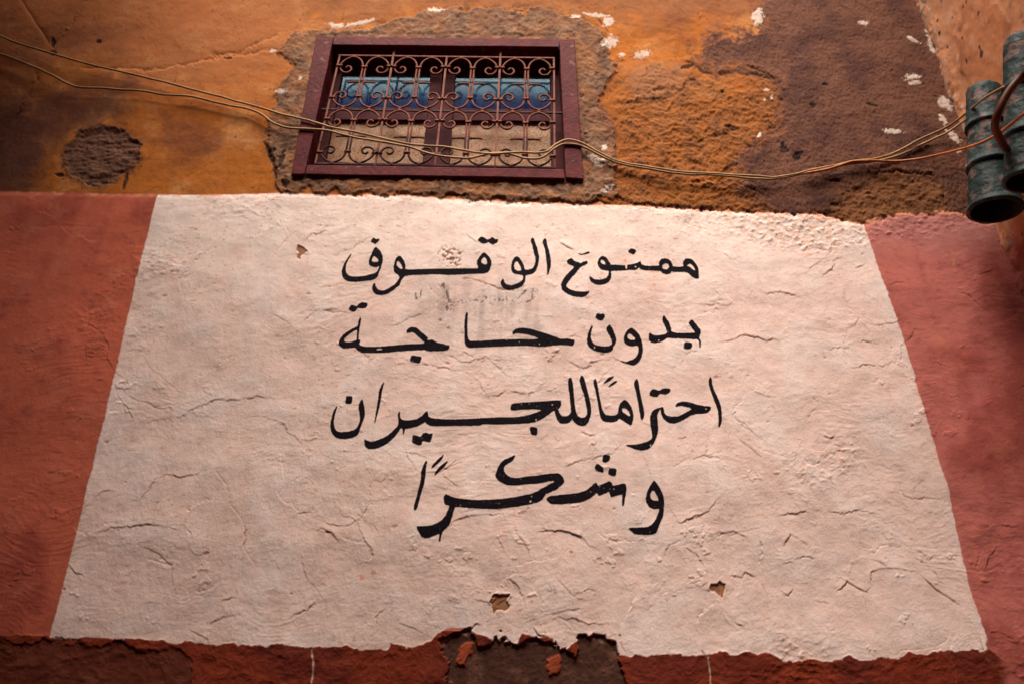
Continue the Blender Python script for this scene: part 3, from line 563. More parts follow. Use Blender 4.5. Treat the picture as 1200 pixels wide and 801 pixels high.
# white lime spots
for (cx, cy, rx, ry, an) in [(712,25,6,5,0),(700,18,14,2,.1),(715,50,8,6,-.5),(755,63,9,3.5,-.3),(729,65,4,2.5,0),(887,22,6,8,0),(898,106,2.5,2,0),(904,115,1.5,3,0),(896,117,1.2,1.6,0),
      (708,175,3.5,4,0),(703,192,8,4,.3),(692,186,4,2.5,0),(712,223,6,2.5,-.4),(889,160,1.6,4,.5),(1012,29,5,2.5,0),(1068,92,8,3.2,-.2),(1072,98,7,2.2,0),(1045,157,11,2.8,.15),(1068,48,2,7,-1.1),
      (1092,45,6,11,-.3),(1096,60,6,4,0),(1110,82,3,7,0),(1115,96,3,6,0),(1107,122,8,5,.6),(1104,142,3,7,-.5),(1116,162,10,3.5,.8),(1122,180,3,2.5,0),(1134,192,3,8,.3),(1138,220,3,7,.5),(510,13,9,3,0),(420,27,16,2,-.2),(395,29,10,2.5,.1),
      (330,108,6,2,0),(319,60,3,2,0),(352,94,3,2,0),(675,20,6,2,0),(1128,116,3,5,0)]:
    ca, sa = math.cos(an), math.sin(an); u = (PX - cx) * ca + (PY - cy) * sa; v = -(PX - cx) * sa + (PY - cy) * ca
    m = sst(1.25, .85, np.sqrt((u / rx) ** 2 + (v / ry) ** 2) + nfl) * up; c = mix(c, (.60, .49, .43), m * .9); h = h + m * .0012
for (cx, cy, rx, ry, an) in [(919,177,5,3.5,.5),(917,170,2,3,0),(935,183,6,3.5,-.7),(62,50,2.5,5,0),(116,49,3,2,0),(267,69,5,1.6,0),(806,77,7,2.5,-.3),(812,93,5,1.5,.2),(846,108,2.5,1.5,0),(856,150,8,2.5,.2),(952,124,3,3,1.),(967,100,4,1.5,0),(1022,125,8,1.2,.3),(978,213,6,1.5,0),
      (62,63,5,3,0),(147,213,2,9,.3),(70,206,6,2,0),(330,190,3,9,.3),(318,180,3,6,.6),(335,215,4,6,0)]:
    ca, sa = math.cos(an), math.sin(an); u = (PX - cx) * ca + (PY - cy) * sa; v = -(PX - cx) * sa + (PY - cy) * ca
    m = sst(1.25, .85, np.sqrt((u / rx) ** 2 + (v / ry) ** 2) + nC * .35 + nD * .4) * up; c = mix(c, (.02, .012, .012), m * .85); h = h - m * .004
# painted zone
pk = np.zeros_like(c) + np.array([.50, .118, .07]); pk = mix(pk, (.46, .135, .115), sst(800, 1000, PX)); pk = mix(pk, (.25, .042, .032), sst(-.1, .6, nB + nA * 1.5) * .6)
pk = mix(pk, (.27, .055, .045), sst(.1, .8, fbm(X * 9, Z * 1.6, 4, 96)) * .45)
pk = mix(pk, (.52, .17, .11), sst(.0, .7, nE + .4 * nB) * .42); pk = mix(pk, (.16, .04, .045), sst(.35, .7, fbm(X * 5, Z * 7, 5, 99, .6)) * .5); pk = mix(pk, (.50, .21, .19), sst(60, 10, PY - 255 + nE * 14) * sst(1000, 1030, PX) * .7)
pk = mix(pk, (.20, .04, .03), sst(.25, .7, fbm(X * 14, Z * 22, 4, 61, .6)) * .35)
pw = np.zeros_like(c) + np.array([.76, .565, .515]); pw = mix(pw, (.79, .635, .60), sst(-.2, .5, nB)); pw = mix(pw, (.71, .49, .43), sst(.1, .7, nE + nA * .5) * .6)
pw = mix(pw, (.82, .70, .65), sst(380, 240, PY + nE * 60) * .55)
pw = mix(pw, (.55, .47, .46), sst(.35, .75, fbm(X * 6, Z * 6, 4, 62)) * .3)                      
pw = mix(pw, (.58, .40, .33), sst(.15, .75, fbm(X * 22, Z * 1.8, 4, 121, .6)) * sst(-.2, .5, nA + nB) * .28)
pw = mix(pw, (.66, .33, .2), sst(.3, .75, fbm(X * 34, Z * 70, 3, 63, .6) + knob * .25) * .5)
dash = fbm(X * 30, Z * 105, 3, 97, .6) + .35 * fbm(X * 2, Z * 2, 2, 98) + .25 * sst(330, 240, PY) + knob * .12; pw = mix(pw, (.52, .21, .10), sst(.62, .78, dash) * .7)       # old orange showing through
pw = mix(pw, (.62, .30, .18), sst(.55, 1.15, rip) * .22)
pw = mix(pw, (.42, .33, .31), (.55 + .9 * sst(-.1, .5, fbm(X * 26, Z * 3, 3, 110))) * sst(20, -14, sdpoly([(490,322),(600,322),(640,345),(640,400),(560,420),(520,400),(480,372)], PX, PY) + nE * 16) * .33)   # washed-out stain under the top line
pw = mix(pw, (.5, .34, .3), sst(14, -10, sdpoly([(640,410),(668,415),(655,470),(640,520),(620,520),(610,470)], PX, PY) + nE * 10) * .25)
c = c + (pk - c) * n3(m_low); c = c + (pw - c) * n3(m_panel * m_low)
# bleed of orange along the top edge of the panel
c = mix(c, (.58, .25, .12), low * sst(7, 1, topd) * sst(.0, .5, nC + .15) * .75)
dc = np.zeros_like(c) + np.array([.18, .027, .011]); dc = mix(dc, (.13, .02, .012), sst(-.2, .5, nB)); dc = mix(dc, (.32, .055, .02), sst(.2, .8, nE) * .5)
ex = np.zeros_like(c) + np.array([.075, .030, .021]); ex = mix(ex, (.12, .052, .035), sst(-.1, .5, nC)); ex = mix(ex, (.05, .022, .016), sst(.2, .7, nE) * .6)
dc = dc + (ex * .75 - dc) * n3(m_exp2 * .5)
c = c + (dc - c) * n3(m_dado * (1 - m_panel))
red_left = sst(2, -2, sdpoly([(540,757),(556,752),(550,770),(545,780),(536,776)], PX, PY) + nC * 5 + nD * 3) + sst(2, -2, sdpoly([(641,772),(655,768),(656,786),(644,790),(640,782)], PX, PY) + nC * 5 + nD * 3)
c = c + (ex - c) * n3(m_exp * (1 - np.clip(red_left, 0, 1))); c = mix(c, (.3, .06, .025), np.clip(red_left, 0, 1) * m_exp)
c = mix(c, (.6, .42, .33), sst(3, 0, np.abs(pe + 4)) * sst(.1, .5, nC) * m_exp * sst(770, 752, PY) * .7)
h = h + np.clip(red_left, 0, 1) * .005
c = mix(c, (.33, .15, .08), chipm * 1.0); c = mix(c, (.36, .15, .08), pm * .8)
for pts in ([(366,762),(368,775),(366,800)], [(829,770),(831,785),(832,801)]):          # scratches in the dado
    d, _, T = sdline(pts, PX + nC, PY); c = mix(c, (.6, .42, .34), sst(1.3, .4, d) * m_dado * .8)
c = mix(c, (.16, .05, .025), sst(1.6, .6, sdline([(822,762),(833,780),(850,800)], PX + nC * 2, PY)[0]) * .7)
crk = np.where(m_panel > .5, crack_col, crack_col * .8) * low
c = mix(c, (.40, .15, .075), crk * .75)
c = mix(c, (.30, .2, .17), m_panel * sst(16, -10, sdpoly([(500,340),(640,338),(636,372),(560,376),(500,366)], PX, PY) + nE * 14) * sst(-.3, .5, fbm(X * 30, Z * 5, 3, 130)) * (ink > 0) * .3)
# ghost of an older line of writing
gz = sdpoly([(524,335),(530,350),(545,352),(560,349),(585,349),(600,346),(622,352),(622,340),(632,338),(626,355),(600,358),(560,357),(530,358),(518,360)], PX, PY) + nC * 4
gm = sst(2.5, -2.5, gz) * sst(.05, .35, fbm(X * 80, Z * 80, 3, 71, .7))
c = mix(c, (.05, .035, .035), gm * .75)
for pts, w_ in (([(522,338),(524,345),(527,356),(521,366),(516,375)], 1.6), ([(488,345),(489,352)], 1.5), ([(494,342),(493,350)], .8), ([(607,350),(612,346),(616,342)], 1.4), ([(624,340),(624,352),(618,356)], .7), ([(519,337),(521,335)], 1.4)):
    d, _, T = sdline(pts, PX + nC * 2, PY + nC * 2); c = mix(c, (.05, .035, .035), sst(w_ + .6, w_ - .4, d) * sst(-.3, .2, nD + nC) * .8)
# rusty pits in the panel
for k in range(150):
    a_, b_ = rng.uniform(.12, 3.1), rng.uniform(-1.65, 1.65); r_ = rng.uniform(.003, .007) * (1 + (rng.rand() > .9))
    zc = 1.85 + a_ * .75; bx = np.searchsorted(z, [zc - .03, zc + .03]); s = np.s_[bx[0]:bx[1], :]
    d = np.hypot((X[s] - b_) , (Z[s] - zc) * 1.6) + nD[s] * .003
    m = sst(r_, r_ * .5, d) * m_panel[s] * (ink[s] > 1); c[s] = mix(c[s], (.42, .16, .08), m * rng.uniform(.3, .8)); h[s] -= m * .0012
for (cx, cy) in ((438,671),(425,677)):
    d = np.hypot(PX - cx, PY - cy) + nC * 2; c = mix(c, (.62, .22, .13), sst(4.5, 1.5, d) * .7)
c = c * (1 + .10 * n3(np.clip(nC, -1, 1)) + .05 * n3(np.clip(nD, -1, 1)))
c = np.clip(c, .005, .9)
grit = (.5 + .5 * up * (1 - .3 * smooth_och) + .15 * m_exp).astype(np.float32) + .2 * (m_dado > .5)

# ---- build
Yv = -h
V = np.stack([X, Yv, Z], -1).astype(np.float32)
def grid_normals(V):
    du = np.gradient(V, axis=1); dv = np.gradient(V, axis=0); n = np.cross(du, dv); n /= np.linalg.norm(n, axis=-1, keepdims=True) + 1e-12
    return n
NRM = grid_normals(V)
if NRM[nr // 2, nc // 2, 1] > 0: NRM = -NRM
def field_objects(V, NRM, attrs, cls, names, mat, keep=None):
    """split the quads of one height field by class; shared edges keep shared positions and normals"""
    nr, nc = V.shape[:2]; idx = np.arange(nr * nc).reshape(nr, nc)
    q = np.stack([idx[:-1, :-1], idx[:-1, 1:], idx[1:, 1:], idx[1:, :-1]], -1).reshape(-1, 4)
    qc = cls.reshape(-1); kk = np.ones(len(q), bool) if keep is None else keep.reshape(-1)
    Vf = V.reshape(-1, 3); Nf = NRM.reshape(-1, 3); out = {}
    for cid, nm in names.items():
        qq = q[(qc == cid) & kk]
        if not len(qq): continue
        used, inv = np.unique(qq.reshape(-1), return_inverse=True)
        me = bpy.data.meshes.new(nm); me.vertices.add(len(used)); me.vertices.foreach_set('co', Vf[used].reshape(-1))
        n = len(qq); me.loops.add(n * 4); me.loops.foreach_set('vertex_index', inv.reshape(-1).astype(np.int32))
        me.polygons.add(n); me.polygons.foreach_set('loop_start', np.arange(0, 4 * n, 4, dtype=np.int32))
        me.polygons.foreach_set('loop_total', np.full(n, 4, np.int32))
        me.update(calc_edges=True); me.polygons.foreach_set('use_smooth', np.ones(n, bool))
        for an, (kind, arr) in attrs.items():
            if kind == 'c':
                a = me.attributes.new(an, 'FLOAT_COLOR', 'POINT'); d4 = np.ones((len(used), 4), np.float32); d4[:, :3] = arr.reshape(-1, 3)[used]; a.data.foreach_set('color', d4.reshape(-1))
            else:
                a = me.attributes.new(an, 'FLOAT', 'POINT'); a.data.foreach_set('value', arr.reshape(-1)[used].astype(np.float32))
        me.normals_split_custom_set_from_vertices(Nf[used].astype(np.float32))
        me.materials.append(mat)
        o = bpy.data.objects.new(nm, me); COL.objects.link(o); out[cid] = o
    return out
def cen(a): return (a[:-1, :-1] + a[1:, 1:] + a[:-1, 1:] + a[1:, :-1]) * .25
cx_, cy_ = cen(PX), cen(PY)
cls = np.zeros(cx_.shape, np.int16)                        # 0 ochre plaster
cls[cen(m_rend) > .5] = 1; cls[cen(m_surr) > .5] = 2; cls[cen(m_cem) > .5] = 3; cls[cen(m_lp) > .5] = 4
lowc = cen(m_low) > .5; pan = cen(m_panel * m_low) > .5
cls[lowc & (cx_ < 600)] = 5; cls[lowc & (cx_ >= 600)] = 6
cls[lowc & (cen(m_dado) > .5)] = 7; cls[lowc & (cen(m_exp) > .5) & (cen(m_dado) > .3)] = 8
cls[pan] = 9
ic = cen(ink); wc = wordid[:-1, :-1]
for k in range(7): cls[(ic < 0) & (wc == k)] = 20 + k
chc = chipid[:-1, :-1]
for k in range(len(CHIPS)): cls[(chc == k) & pan] = 40 + k
hole = sdpoly(WIN_HOLE, cx_, cy_) < 0
names = {0: 'ochre_plaster', 1: 'bare_render', 2: 'mortar_surround', 3: 'cement_patch', 4: 'filler_patch', 5: 'terracotta_paint', 6: 'terracotta_paint', 7: 'red_dado', 8: 'exposed_plaster', 9: 'white_panel'}
names.update({20 + k: 'painted_word' for k in range(7)}); names.update({40 + k: 'flaked_hole' for k in range(len(CHIPS))})
wall = empty('plastered_wall', (0, 0, 0))
tag(wall, 'tall weathered street wall, ochre plaster above, white panel with black Arabic writing between terracotta bands', 'wall')
parts = field_objects(V, NRM, {'paint': ('c', c), 'ink': ('f', ink), 'grit': ('f', grit)}, cls, names, M_WALL, keep=~hole)
PL = {1: 'bare purple-brown render beside the corner', 2: 'rough mortar ring around the window', 3: 'dark round cement patch in the ochre plaster', 4: 'pale smooth filler patch right of the window',
      5: 'terracotta paint left of the white panel', 6: 'terracotta paint right of the white panel', 8: 'brown plaster laid bare under the middle of the panel', 9: 'white painted panel with cracked, flaking coat'}
for cid, o in parts.items():
    o.parent = parts[9] if cid >= 20 else wall
    if cid in PL: o['label'] = PL[cid]
    if 20 <= cid < 30: o['label'] = 'black hand-painted Arabic, ' + WORDS[cid - 20][0]
    if cid >= 40: o['label'] = ['small triangular chip near the upper left of the panel', 'flaked hole under a lifted paint lip near the bottom', 'dark chipped hole in the lower right of the panel'][cid - 40]

# ------------------------------------------------------------------ the side wall on the right (its plane runs towards the street)
nzs, nys = 520, 230
zs = np.concatenate([np.linspace(0, 2.6, 30)[:-1], np.linspace(2.6, 4.95, nzs), np.linspace(4.95, 6.6, 14)[1:]])
ys = np.concatenate([np.linspace(.03, -.95, nys), np.linspace(-.95, -3.68, 24)[1:]])
YS = np.repeat(ys[None, :], len(zs), 0).astype(np.float32); ZS = np.repeat(zs[:, None], len(ys), 1).astype(np.float32)
sP, sQ = w2px(np.full_like(YS, XC), YS, ZS)
a1 = fbm(YS * 3, ZS * 2, 4, 81); a2 = fbm(YS * 14, ZS * 9, 4, 82); a3 = fbm(YS * 50, ZS * 40, 3, 83); a4 = ridged(YS * 8, ZS * 5, 4, 84)
hs = a1 * .008 + a2 * .0015 + a3 * .0006 + .003 * sst(.1, .25, a1)
corner = sst(.10, .0, -YS + a2 * .05)
hs = hs + corner * (a4 * .010 + a2 * .006)
cs = np.zeros(YS.shape + (3,), np.float32) + np.array([.70, .32, .17]); cs = mix(cs, (.62, .24, .11), sst(-.2, .5, a1)); cs = mix(cs, (.72, .42, .28), sst(.1, .6, a2) * .6)
cs = mix(cs, (.3, .11, .06), sst(.2, .6, fbm(YS * 7 + ZS * 3, ZS * 3, 4, 85, .6)) * .55)
cs = mix(cs, (.05, .025, .02), sst(.5, .62, fbm(YS * 22, ZS * 18, 3, 86)) * .9)
cs = mix(cs, (.16, .07, .05), corner * sst(-.1, .3, a2 + a3 * .4) * .9); cs = mix(cs, (.62, .5, .45), corner * sst(.25, .45, fbm(YS * 30, ZS * 22, 3, 87)) * .9)
lowp = sst(3.28, 3.2, ZS + a2 * .03); cs = mix(cs, (.38, .10, .075), lowp * .95)
Vs = np.stack([XC - hs, YS, ZS], -1).astype(np.float32); Ns = grid_normals(Vs)
if Ns[50, 50, 0] > 0: Ns = -Ns
scls = np.where(cen(lowp) > .5, 1, 0)
side = empty('side_wall', (XC, 0, 0))
tag(side, 'salmon orange plastered wall turning the corner behind the green clay pipes', 'wall')
sp = field_objects(Vs, Ns, {'paint': ('c', cs), 'ink': ('f', np.full(YS.shape, 8, np.float32)), 'grit': ('f', np.full(YS.shape, .45, np.float32))}, scls, {0: 'salmon_plaster', 1: 'terracotta_paint'}, M_WALL)
for o in sp.values(): adopt(o, side)

# ------------------------------------------------------------------ window
def lerp(a, b, t): return a + (b - a) * t
def slab(name, quad, y0, y1, mat, parent, bev=.0015):
    """board whose front outline (photo pixels, on plane y0) runs back to plane y1"""
    f = [px2w(x_, y_, y0) for x_, y_ in quad]; b = [np.array([p[0], y1, p[2]]) for p in f]
    cc = np.mean(f + b, 0)
    o = mesh_obj(name, [p - cc for p in f + b], [(0, 1, 2, 3), (7, 6, 5, 4), (0, 4, 5, 1), (1, 5, 6, 2), (2, 6, 7, 3), (3, 7, 4, 0)], mat)
    o.location = cc; adopt(o, parent)
    me = o.data
    import bmesh
    bm = bmesh.new(); bm.from_mesh(me); bmesh.ops.subdivide_edges(bm, edges=[e for e in bm.edges if e.calc_length() > .25], cuts=7, use_grid_fill=True)
    bmesh.ops.recalc_face_normals(bm, faces=bm.faces)
    r_ = random.Random(len(COL.objects))
    for v in bm.verts:
        v.co.x += r_.uniform(-1, 1) * .0016; v.co.z += r_.uniform(-1, 1) * .0016
    bm.to_mesh(me); bm.free()
    if bev: bevel(o, bev)
    return o
wc0 = px2w(515, 205, 0)
win = empty('barred_window', (wc0[0], 0, wc0[2]))
tag(win, 'small maroon framed window with scrolled iron grille, panes coloured with reflected blue sky above and sandy wall below', 'window')
yf, yb = -.022, .105
slab('frame_stile', [(371,41),(391,43),(357,204),(341,204)], yf, yb, M_FRAME, win, .003)
slab('frame_stile', [(655.5,46),(673,46),(684,209.5),(663,208.5)], yf, yb, M_FRAME, win, .003)
slab('frame_head', [(391.6,42.5),(655,46),(655,55),(389.5,52.5)], yf + .003, yb, M_FRAME, win, .003)
slab('frame_sill', [(360,193),(661,198.5),(662.4,208.8),(357.8,204)], yf + .002, yb, M_FRAME, win, .003)
def casement(q, panes, yF=.062):
    """q: stile and rail quads"""
    cw = px2w(*q['mid'], yF); e = empty('casement', (cw[0], yF, cw[2])); adopt(e, win)
    for nm, quad in q['boards']: slab(nm, quad, yF, yF + .03, M_FRAME2, e)
    for quad, mat, lb in panes:
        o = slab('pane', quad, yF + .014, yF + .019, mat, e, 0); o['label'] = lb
    return e
casement({'mid': (455,130), 'boards': [
  ('stile', [(386,58),(406,58),(380,197),(352,197)]), ('stile', [(507,60),(521,60),(509,199),(494,199)]),
  ('rail', [(406.5,58),(506.6,60),(506.4,84.5),(401.7,83.5)]), ('rail', [(394.7,125.5),(502.8,126.5),(500.6,141),(391.8,140)]), ('rail', [(383,190),(495.1,192),(494.3,198),(381,197)])]},
  [([(404,82),(508,83),(504,128),(393,127)], M_SKY_REFLECTION, 'upper pane of the left casement, coloured with a reflected blue sky'), ([(390,139),(502,140),(495,194),(380,192)], M_WALL_REFLECTION, 'lower pane of the left casement, coloured with a reflected sandy wall')])
casement({'mid': (590,130), 'boards': [
  ('stile', [(522,60),(536,60),(526,199),(510.5,199)]), ('stile', [(644,61),(662,62),(664,201),(646,201)]),
  ('rail', [(536.4,60),(643.6,61),(643.8,86.5),(534.7,85)]), ('rail', [(532,127),(644.3,128),(644.5,142),(531,141)]), ('rail', [(527.2,193),(645,195),(645.2,201),(526.8,199)])]},
  [([(533,84),(645,85),(646,129),(530,128)], M_SKY_REFLECTION, 'upper pane of the right casement, coloured with a reflected blue sky'), ([(529,140),(646,141),(647,197),(524,195)], M_WALL_REFLECTION, 'lower pane of the right casement, coloured with a reflected sandy wall')])
# dark board behind so the room reads closed
slab('backing_board', [(372,56),(660,58),(664,202),(350,200)], .1, .104, M_FRAME2, win, 0)

# the grille, on its own plane a little in front of the casements
yg = .004
GTL, GTR, GBR, GBL = (398.4,65.5), (649,68.7), (650,197), (369.7,192)
def gp(u, v, dy=0.0):
    """u 0..1 across, v 0..1 down the grille"""
    x_ = lerp(lerp(GTL[0], GTR[0], u), lerp(GBL[0], GBR[0], u), v); y_ = lerp(lerp(GTL[1], GTR[1], u), lerp(GBL[1], GBR[1], u), v)
    return px2w(x_, y_, yg) + np.array([0, dy, 0])
def tube(name, pts, r, mat, parent, sides=6, cap=True, smooth=True, flat=1.0):
    P = [np.array(p, float) for p in pts]; n = len(P); vs = []; fs = []
    T = [P[min(i + 1, n - 1)] - P[max(i - 1, 0)] for i in range(n)]
    T = [t_ / (np.linalg.norm(t_) + 1e-12) for t_ in T]
    ref = np.array([0, 1, 0]) if abs(T[0][1]) < .9 else np.array([1, 0, 0])
    N_ = ref - T[0] * np.dot(ref, T[0]); N_ /= np.linalg.norm(N_); cc = np.mean(P, 0)
    for i in range(n):
        N_ = N_ - T[i] * np.dot(N_, T[i]); N_ /= np.linalg.norm(N_); Bn = np.cross(T[i], N_)
        rr = r[i] if hasattr(r, '__len__') else r
        for k in range(sides):
            a_ = 2 * math.pi * (k + .5) / sides; vs.append(P[i] - cc + rr * (N_ * math.cos(a_) + Bn * math.sin(a_) * flat))
    for i in range(n - 1):
        for k in range(sides): fs.append((i * sides + k, i * sides + (k + 1) % sides, (i + 1) * sides + (k + 1) % sides, (i + 1) * sides + k))
    if cap: fs.append(tuple(range(sides))[::-1]); fs.append(tuple((n - 1) * sides + k for k in range(sides)))
    o = mesh_obj(name, vs, fs, mat, None, smooth); o.location = cc; return adopt(o, parent)
def catmull(P, n=6):
    P = [np.array(p, float) for p in P]; out = []
    Q = [2 * P[0] - P[1]] + P + [2 * P[-1] - P[-2]]
    for i in range(1, len(Q) - 2):
        for k in range(n):
            t_ = k / n; a, b, c_, d = Q[i - 1:i + 3]
            out.append(.5 * ((2 * b) + (c_ - a) * t_ + (2 * a - 5 * b + 4 * c_ - d) * t_ ** 2 + (3 * b - a - 3 * c_ + d) * t_ ** 3))
    out.append(P[-1]); return out
gc = gp(.5, .5); grille = empty('grille', gc); adopt(grille, win); grille['label'] = 'rust-brown wrought iron grille of crosses and scrolls'
br = .006
vt = [0, .25, .5, .75, 1]; VM = .487
for k, u in enumerate(vt):
    v0 = -.11 if k in (1, 3) else 0.0
    tube('bar', [gp(u, v0), gp(u, 1.0 + (.012 if k in (1, 3) else 0))], br * (1 if k % 4 else .9), M_IRON, grille, 4, smooth=False)
tube('bar', [gp(-.005, 0, -.001), gp(1.005, 0, -.001)], br * .8, M_IRON, grille, 4, smooth=False)
tube('bar', [gp(-.03, VM, .006), gp(1.05, VM, .006)], br * .85, M_IRON_DARK, grille, 4, smooth=False)
tube('bar', [gp(-.005, 1, -.001), gp(1.005, 1, -.001)], br * .8, M_IRON_DARK, grille, 4, smooth=False)
SC = [(.52,.0),(.30,.0),(.10,.015),(.055,.07),(.055,.25),(.055,.50),(.08,.68),(.20,.85),(.44,.945),(.68,.87),(.86,.70),(.875,.52),(.76,.39),(.58,.37),(.47,.47),(.52,.58),(.62,.60),(.68,.54)]
for row in (0, 1):
    va, vb = (0.0, VM) if row == 0 else (VM, 1.0)
    for cell in range(4):
        uc = cell / 4 + .125; vcn = (va + vb) / 2; hv = (vb - va) / 2
        for sx_ in (-1, 1):
            for sy_ in (-1, 1):
                pts = [gp(uc + sx_ * q[0] * .125, vcn - sy_ * q[1] * hv, -.002 + (.003 if q[0] > .4 and q[1] < .7 else 0)) for q in SC]
                dark = row == 1 and sy_ == -1
                tube('scroll', catmull(pts, 4), .0046, M_IRON_DARK if dark else M_IRON, grille, 5)
                q = gp(uc + sx_ * .46 * .125, vcn - sy_ * .965 * hv)
                tube('collar', [q + np.array([-.007, 0, 0]), q + np.array([.007, 0, 0])], .007, M_IRON, grille, 6)
        for sy_ in (-1, 1):
            q = gp(uc, vcn - sy_ * .56 * hv, -.003); tube('collar', [q + np.array([-.013, 0, 0]), q + np.array([.013, 0, 0])], .007, M_IRON, grille, 6)
            for sx_ in (-1, 1):
                q = gp(uc + sx_ * .93 * .125, vcn - sy_ * .6 * hv, -.003); tube('collar', [q + np.array([-.013, 0, 0]), q + np.array([.013, 0, 0])], .006, M_IRON, grille, 6)

# ------------------------------------------------------------------ cables
def off_seed(t): return len(t) * 1.37
def cable(name, pts, off, r, mat, label, cat='cable', group=None, sides=8, jitter=.002):
    w_ = [px2w(x_, y_, -o_) for (x_, y_), o_ in zip(pts, off)] if hasattr(off, '__len__') else [px2w(x_, y_, -off) for x_, y_ in pts]
    w_ = catmull(w_, 5); q_ = np.array([p[0] for p in w_], np.float32); n1 = pn(q_ * 6, q_ * 0 + off_seed(label), 5); n2 = pn(q_ * 19, q_ * 0 + off_seed(label), 6)
    w_ = [p + np.array([0, 0, .006 * a_ + .0025 * b_]) for p, a_, b_ in zip(w_, n1, n2)]
    o = tube(name, w_, r, mat, None, sides); return tag(o, label, cat, group)
cable('cable', [(-120,2),(-60,20),(0,42),(24,52),(60,63.5),(105,75),(150,85.4),(195,96.5),(240,108.5),(285,120.5),(324,132),(361,141.6),(391.7,150.3),(434.8,159.5),(484,169.4),(527,173.4),(570.5,179.5),(607.5,178),(638,178),(650.7,170.3),(666,164),(681.5,168),(702,179),(725,189),(757,195),(796,201),(842,203.5),(887,207),(913,207),(949,200),(998,189.5),(1022,187),(1050,178),(1082,162),(1110,149),(1138,128),(1159,112),(1200,92),(1260,75)],
      [.03] * 33 + [.05, .12, .27, .44, .52, .66, .74], .0048, M_CABLE, 'upper of two tan cables sagging across the window, rising over the clay pipes at right', group='cables strung along the wall')
cable('cable', [(-120,30),(-60,45),(0,63.5),(24,72),(54,85.4),(90,101.3),(126,103.4),(162,106.4),(192,111),(228,114),(264,123),(300,130.4),(320.6,144),(339,150.4),(376,151.8),(416,161),(453,167),(478,172),(502.7,181),(546,184.8),(573.6,180.5),(592,180.5),(616.8,185.7),(635,184),(650.7,173.4),(663,168.8),(681.5,171.8),(702,182),(725,191.5),(757,197.5),(796,203.5),(842,206),(887,209),(913,209),(949,202),(998,192),(1030,189),(1060,179),(1090,165),(1118,150),(1144,131),(1166,115),(1200,96),(1260,80)],
      [.028] * 39 + [.05, .12, .28, .44, .52, .66, .74], .0048, M_CABLE, 'lower of two tan cables, dipping well below its twin at the left edge', group='cables strung along the wall')
cable('cable', [(945,203),(963,199),(998,190.6),(1022,189.5),(1057,189),(1096,182),(1138,171),(1166,159),(1200,133),(1250,95)],
      [.036, .036, .036, .04, .06, .14, .36, .44, .62, .7], .0052, M_CABLE2, 'orange cable joining the tan pair and crossing in front of the clay pipes')
cable('hose', [(1260,50),(1225,66),(1200,87),(1183,105),(1171,129),(1166,147),(1171,161),(1180,175),(1195,186),(1225,196)],
      [.8, .74, .66, .63, .60, .56, .5, .44, .38, .3], .0125, M_HOSE, 'thick brown rubber hose looping between the two clay pipes', 'hose', sides=12)

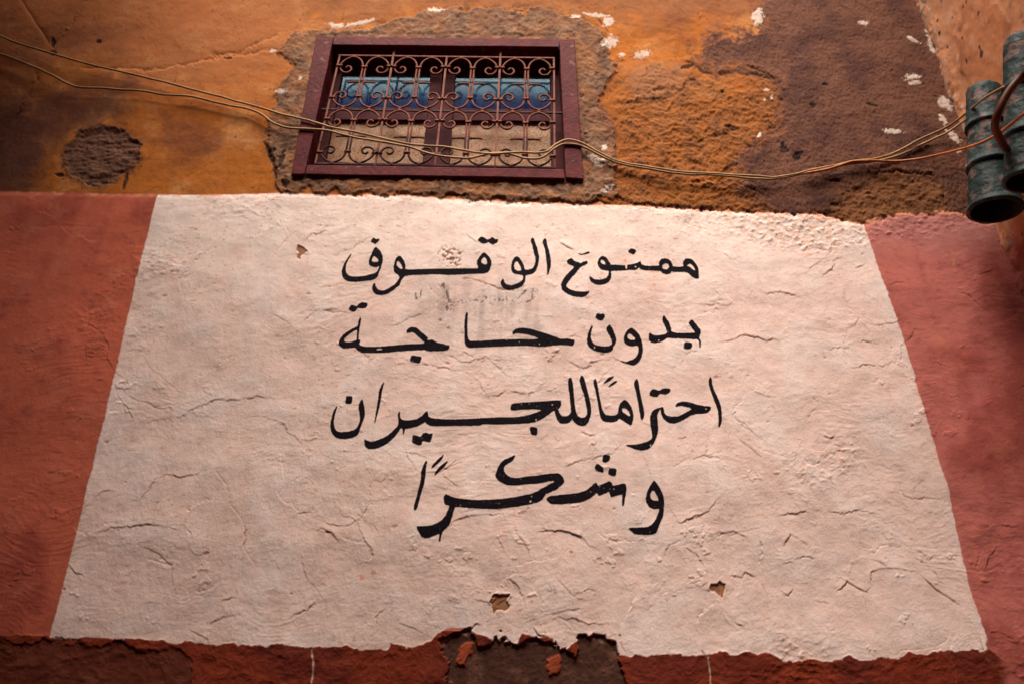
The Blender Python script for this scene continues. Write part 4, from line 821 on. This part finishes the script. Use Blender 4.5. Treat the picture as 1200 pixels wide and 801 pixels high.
# ------------------------------------------------------------------ clay drain pipes
def ray_at(px, py, fwd): return px2w(px, py, CAM[1] + fwd)
def clay_pipe(p0, p1, r0, r1, joints, label, seed):
    ax = p1 - p0; L = np.linalg.norm(ax); d = ax / L
    e = empty('clay_pipe', p1); tag(e, label, 'drain pipe', 'green clay pipes at the corner')
    ref = np.array([0, 1, 0.]); N_ = ref - d * np.dot(ref, d); N_ /= np.linalg.norm(N_); Bn = np.cross(d, N_)
    rs = np.random.RandomState(seed)
    def lathe(name, prof, mat, wob=.0):
        sd = 40; vs = []; fs = []; ph = rs.rand() * 6
        for (t_, r_) in prof:
            for k in range(sd):
                a_ = 2 * math.pi * k / sd; q = r_ * (1 + wob * math.sin(2 * a_ + ph) + wob * .7 * math.sin(5 * a_ + t_ * 40 + ph) + wob * .6 * rs.randn() * .4)
                vs.append(d * (t_ - L) + q * (N_ * math.cos(a_) + Bn * math.sin(a_)))
        for i in range(len(prof) - 1):
            for k in range(sd): fs.append((i * sd + k, i * sd + (k + 1) % sd, (i + 1) * sd + (k + 1) % sd, (i + 1) * sd + k))
        o = mesh_obj(name, vs, fs, mat, None, True); o.parent = e; return o
    js = [0] + joints + [1]
    for n_ in range(len(js) - 1):
        a_, b_ = js[n_] * L, js[n_ + 1] * L; ra, rb = lerp(r0, r1, js[n_]), lerp(r0, r1, js[n_ + 1])
        m_ = 10; prof = []
        a0 = a_ if n_ == 0 else a_ - .006
        for k in range(m_ + 1):
            t_ = k / m_; prof.append((lerp(a0, b_ - .012, t_), lerp(ra * .93, rb * .985, t_) * (1 + .01 * rs.randn())))
        if n_ == 0: prof = [(a_ - .028, .001), (a_ - .026, ra * .45), (a_ - .018, ra * .75), (a_ - .008, ra * .88)] + prof
        prof += [(b_ - .009, rb * 1.05), (b_ - .001, rb * 1.06), (b_ + .004, rb * 1.03), (b_ + .005, rb * .9)]
        o = lathe('pipe_section', prof, M_PIPE, .012)
        if n_ == len(js) - 2: rim = (b_, rb)
    lathe('pipe_bore', [(rim[0] + .004, rim[1] * .9), (rim[0] - .02, rim[1] * .84), (rim[0] - .3, rim[1] * .7), (rim[0] - .3, .001)], M_PIPE_IN)
    return e
P0 = ray_at(1153, 108, 2.23); P1 = ray_at(1166, 246, 2.29)
clay_pipe(P0, P1, .064, .086, [.32, .66], 'left clay pipe, ending just above the terracotta paint at the corner', 3)
Q0 = ray_at(1198, 50, 1.98); Q1 = ray_at(1207, 212, 2.09)
clay_pipe(Q0, Q1, .062, .078, [.36, .7], 'right clay pipe, cut by the photo edge, its mouth higher than the left one', 5)

# ------------------------------------------------------------------ the rest of the alley (behind the camera) and added light blockers
def box(name, lo, hi, mat):
    lo = np.array(lo, float); hi = np.array(hi, float); cc = np.array([(lo[0] + hi[0]) / 2, (lo[1] + hi[1]) / 2, lo[2]])
    vs = [np.array([x_, y_, z_]) - cc for z_ in (lo[2], hi[2]) for y_ in (lo[1], hi[1]) for x_ in (lo[0], hi[0])]
    o = mesh_obj(name, vs, [(0, 2, 3, 1), (4, 5, 7, 6), (0, 1, 5, 4), (2, 6, 7, 3), (0, 4, 6, 2), (1, 3, 7, 5)], mat); o.location = cc; return o
g = box('ground', (-40, -40, -.5), (40, 40, 0), M_GROUND); tag(g, kind='structure')
OPP_H = 8.1
tag(box('opposite_wall', (-8, -4.2, 0), (8, -3.7, OPP_H), M_SAND), 'plain sandy plastered wall across the alley, behind the viewer', 'wall')
tag(box('added_left_blocker', (-3.0, -3.7, 0), (-2.46, -.03, 6.6), M_SAND), 'unseen wall added beyond the left edge of the view to shade the street wall', 'wall')  # added out of view to block sun and darken the left side
tag(box('added_top_blocker', (-6.5, -.5, 6.45), (XC, -.03, 6.65), M_SAND), 'unseen slab added along the top of the street wall to shade its upper part', 'light blocker')  # added overhang, out of view, that casts soft shade on the wall top
tag(box('added_overhead_blocker', (-3.0, -3.7, 6.1), (-1.5, -.8, 6.16), M_SAND), 'unseen flat slab added overhead to shade the left side', 'overhead light blocker')  # added slab above the view that dims the left edge
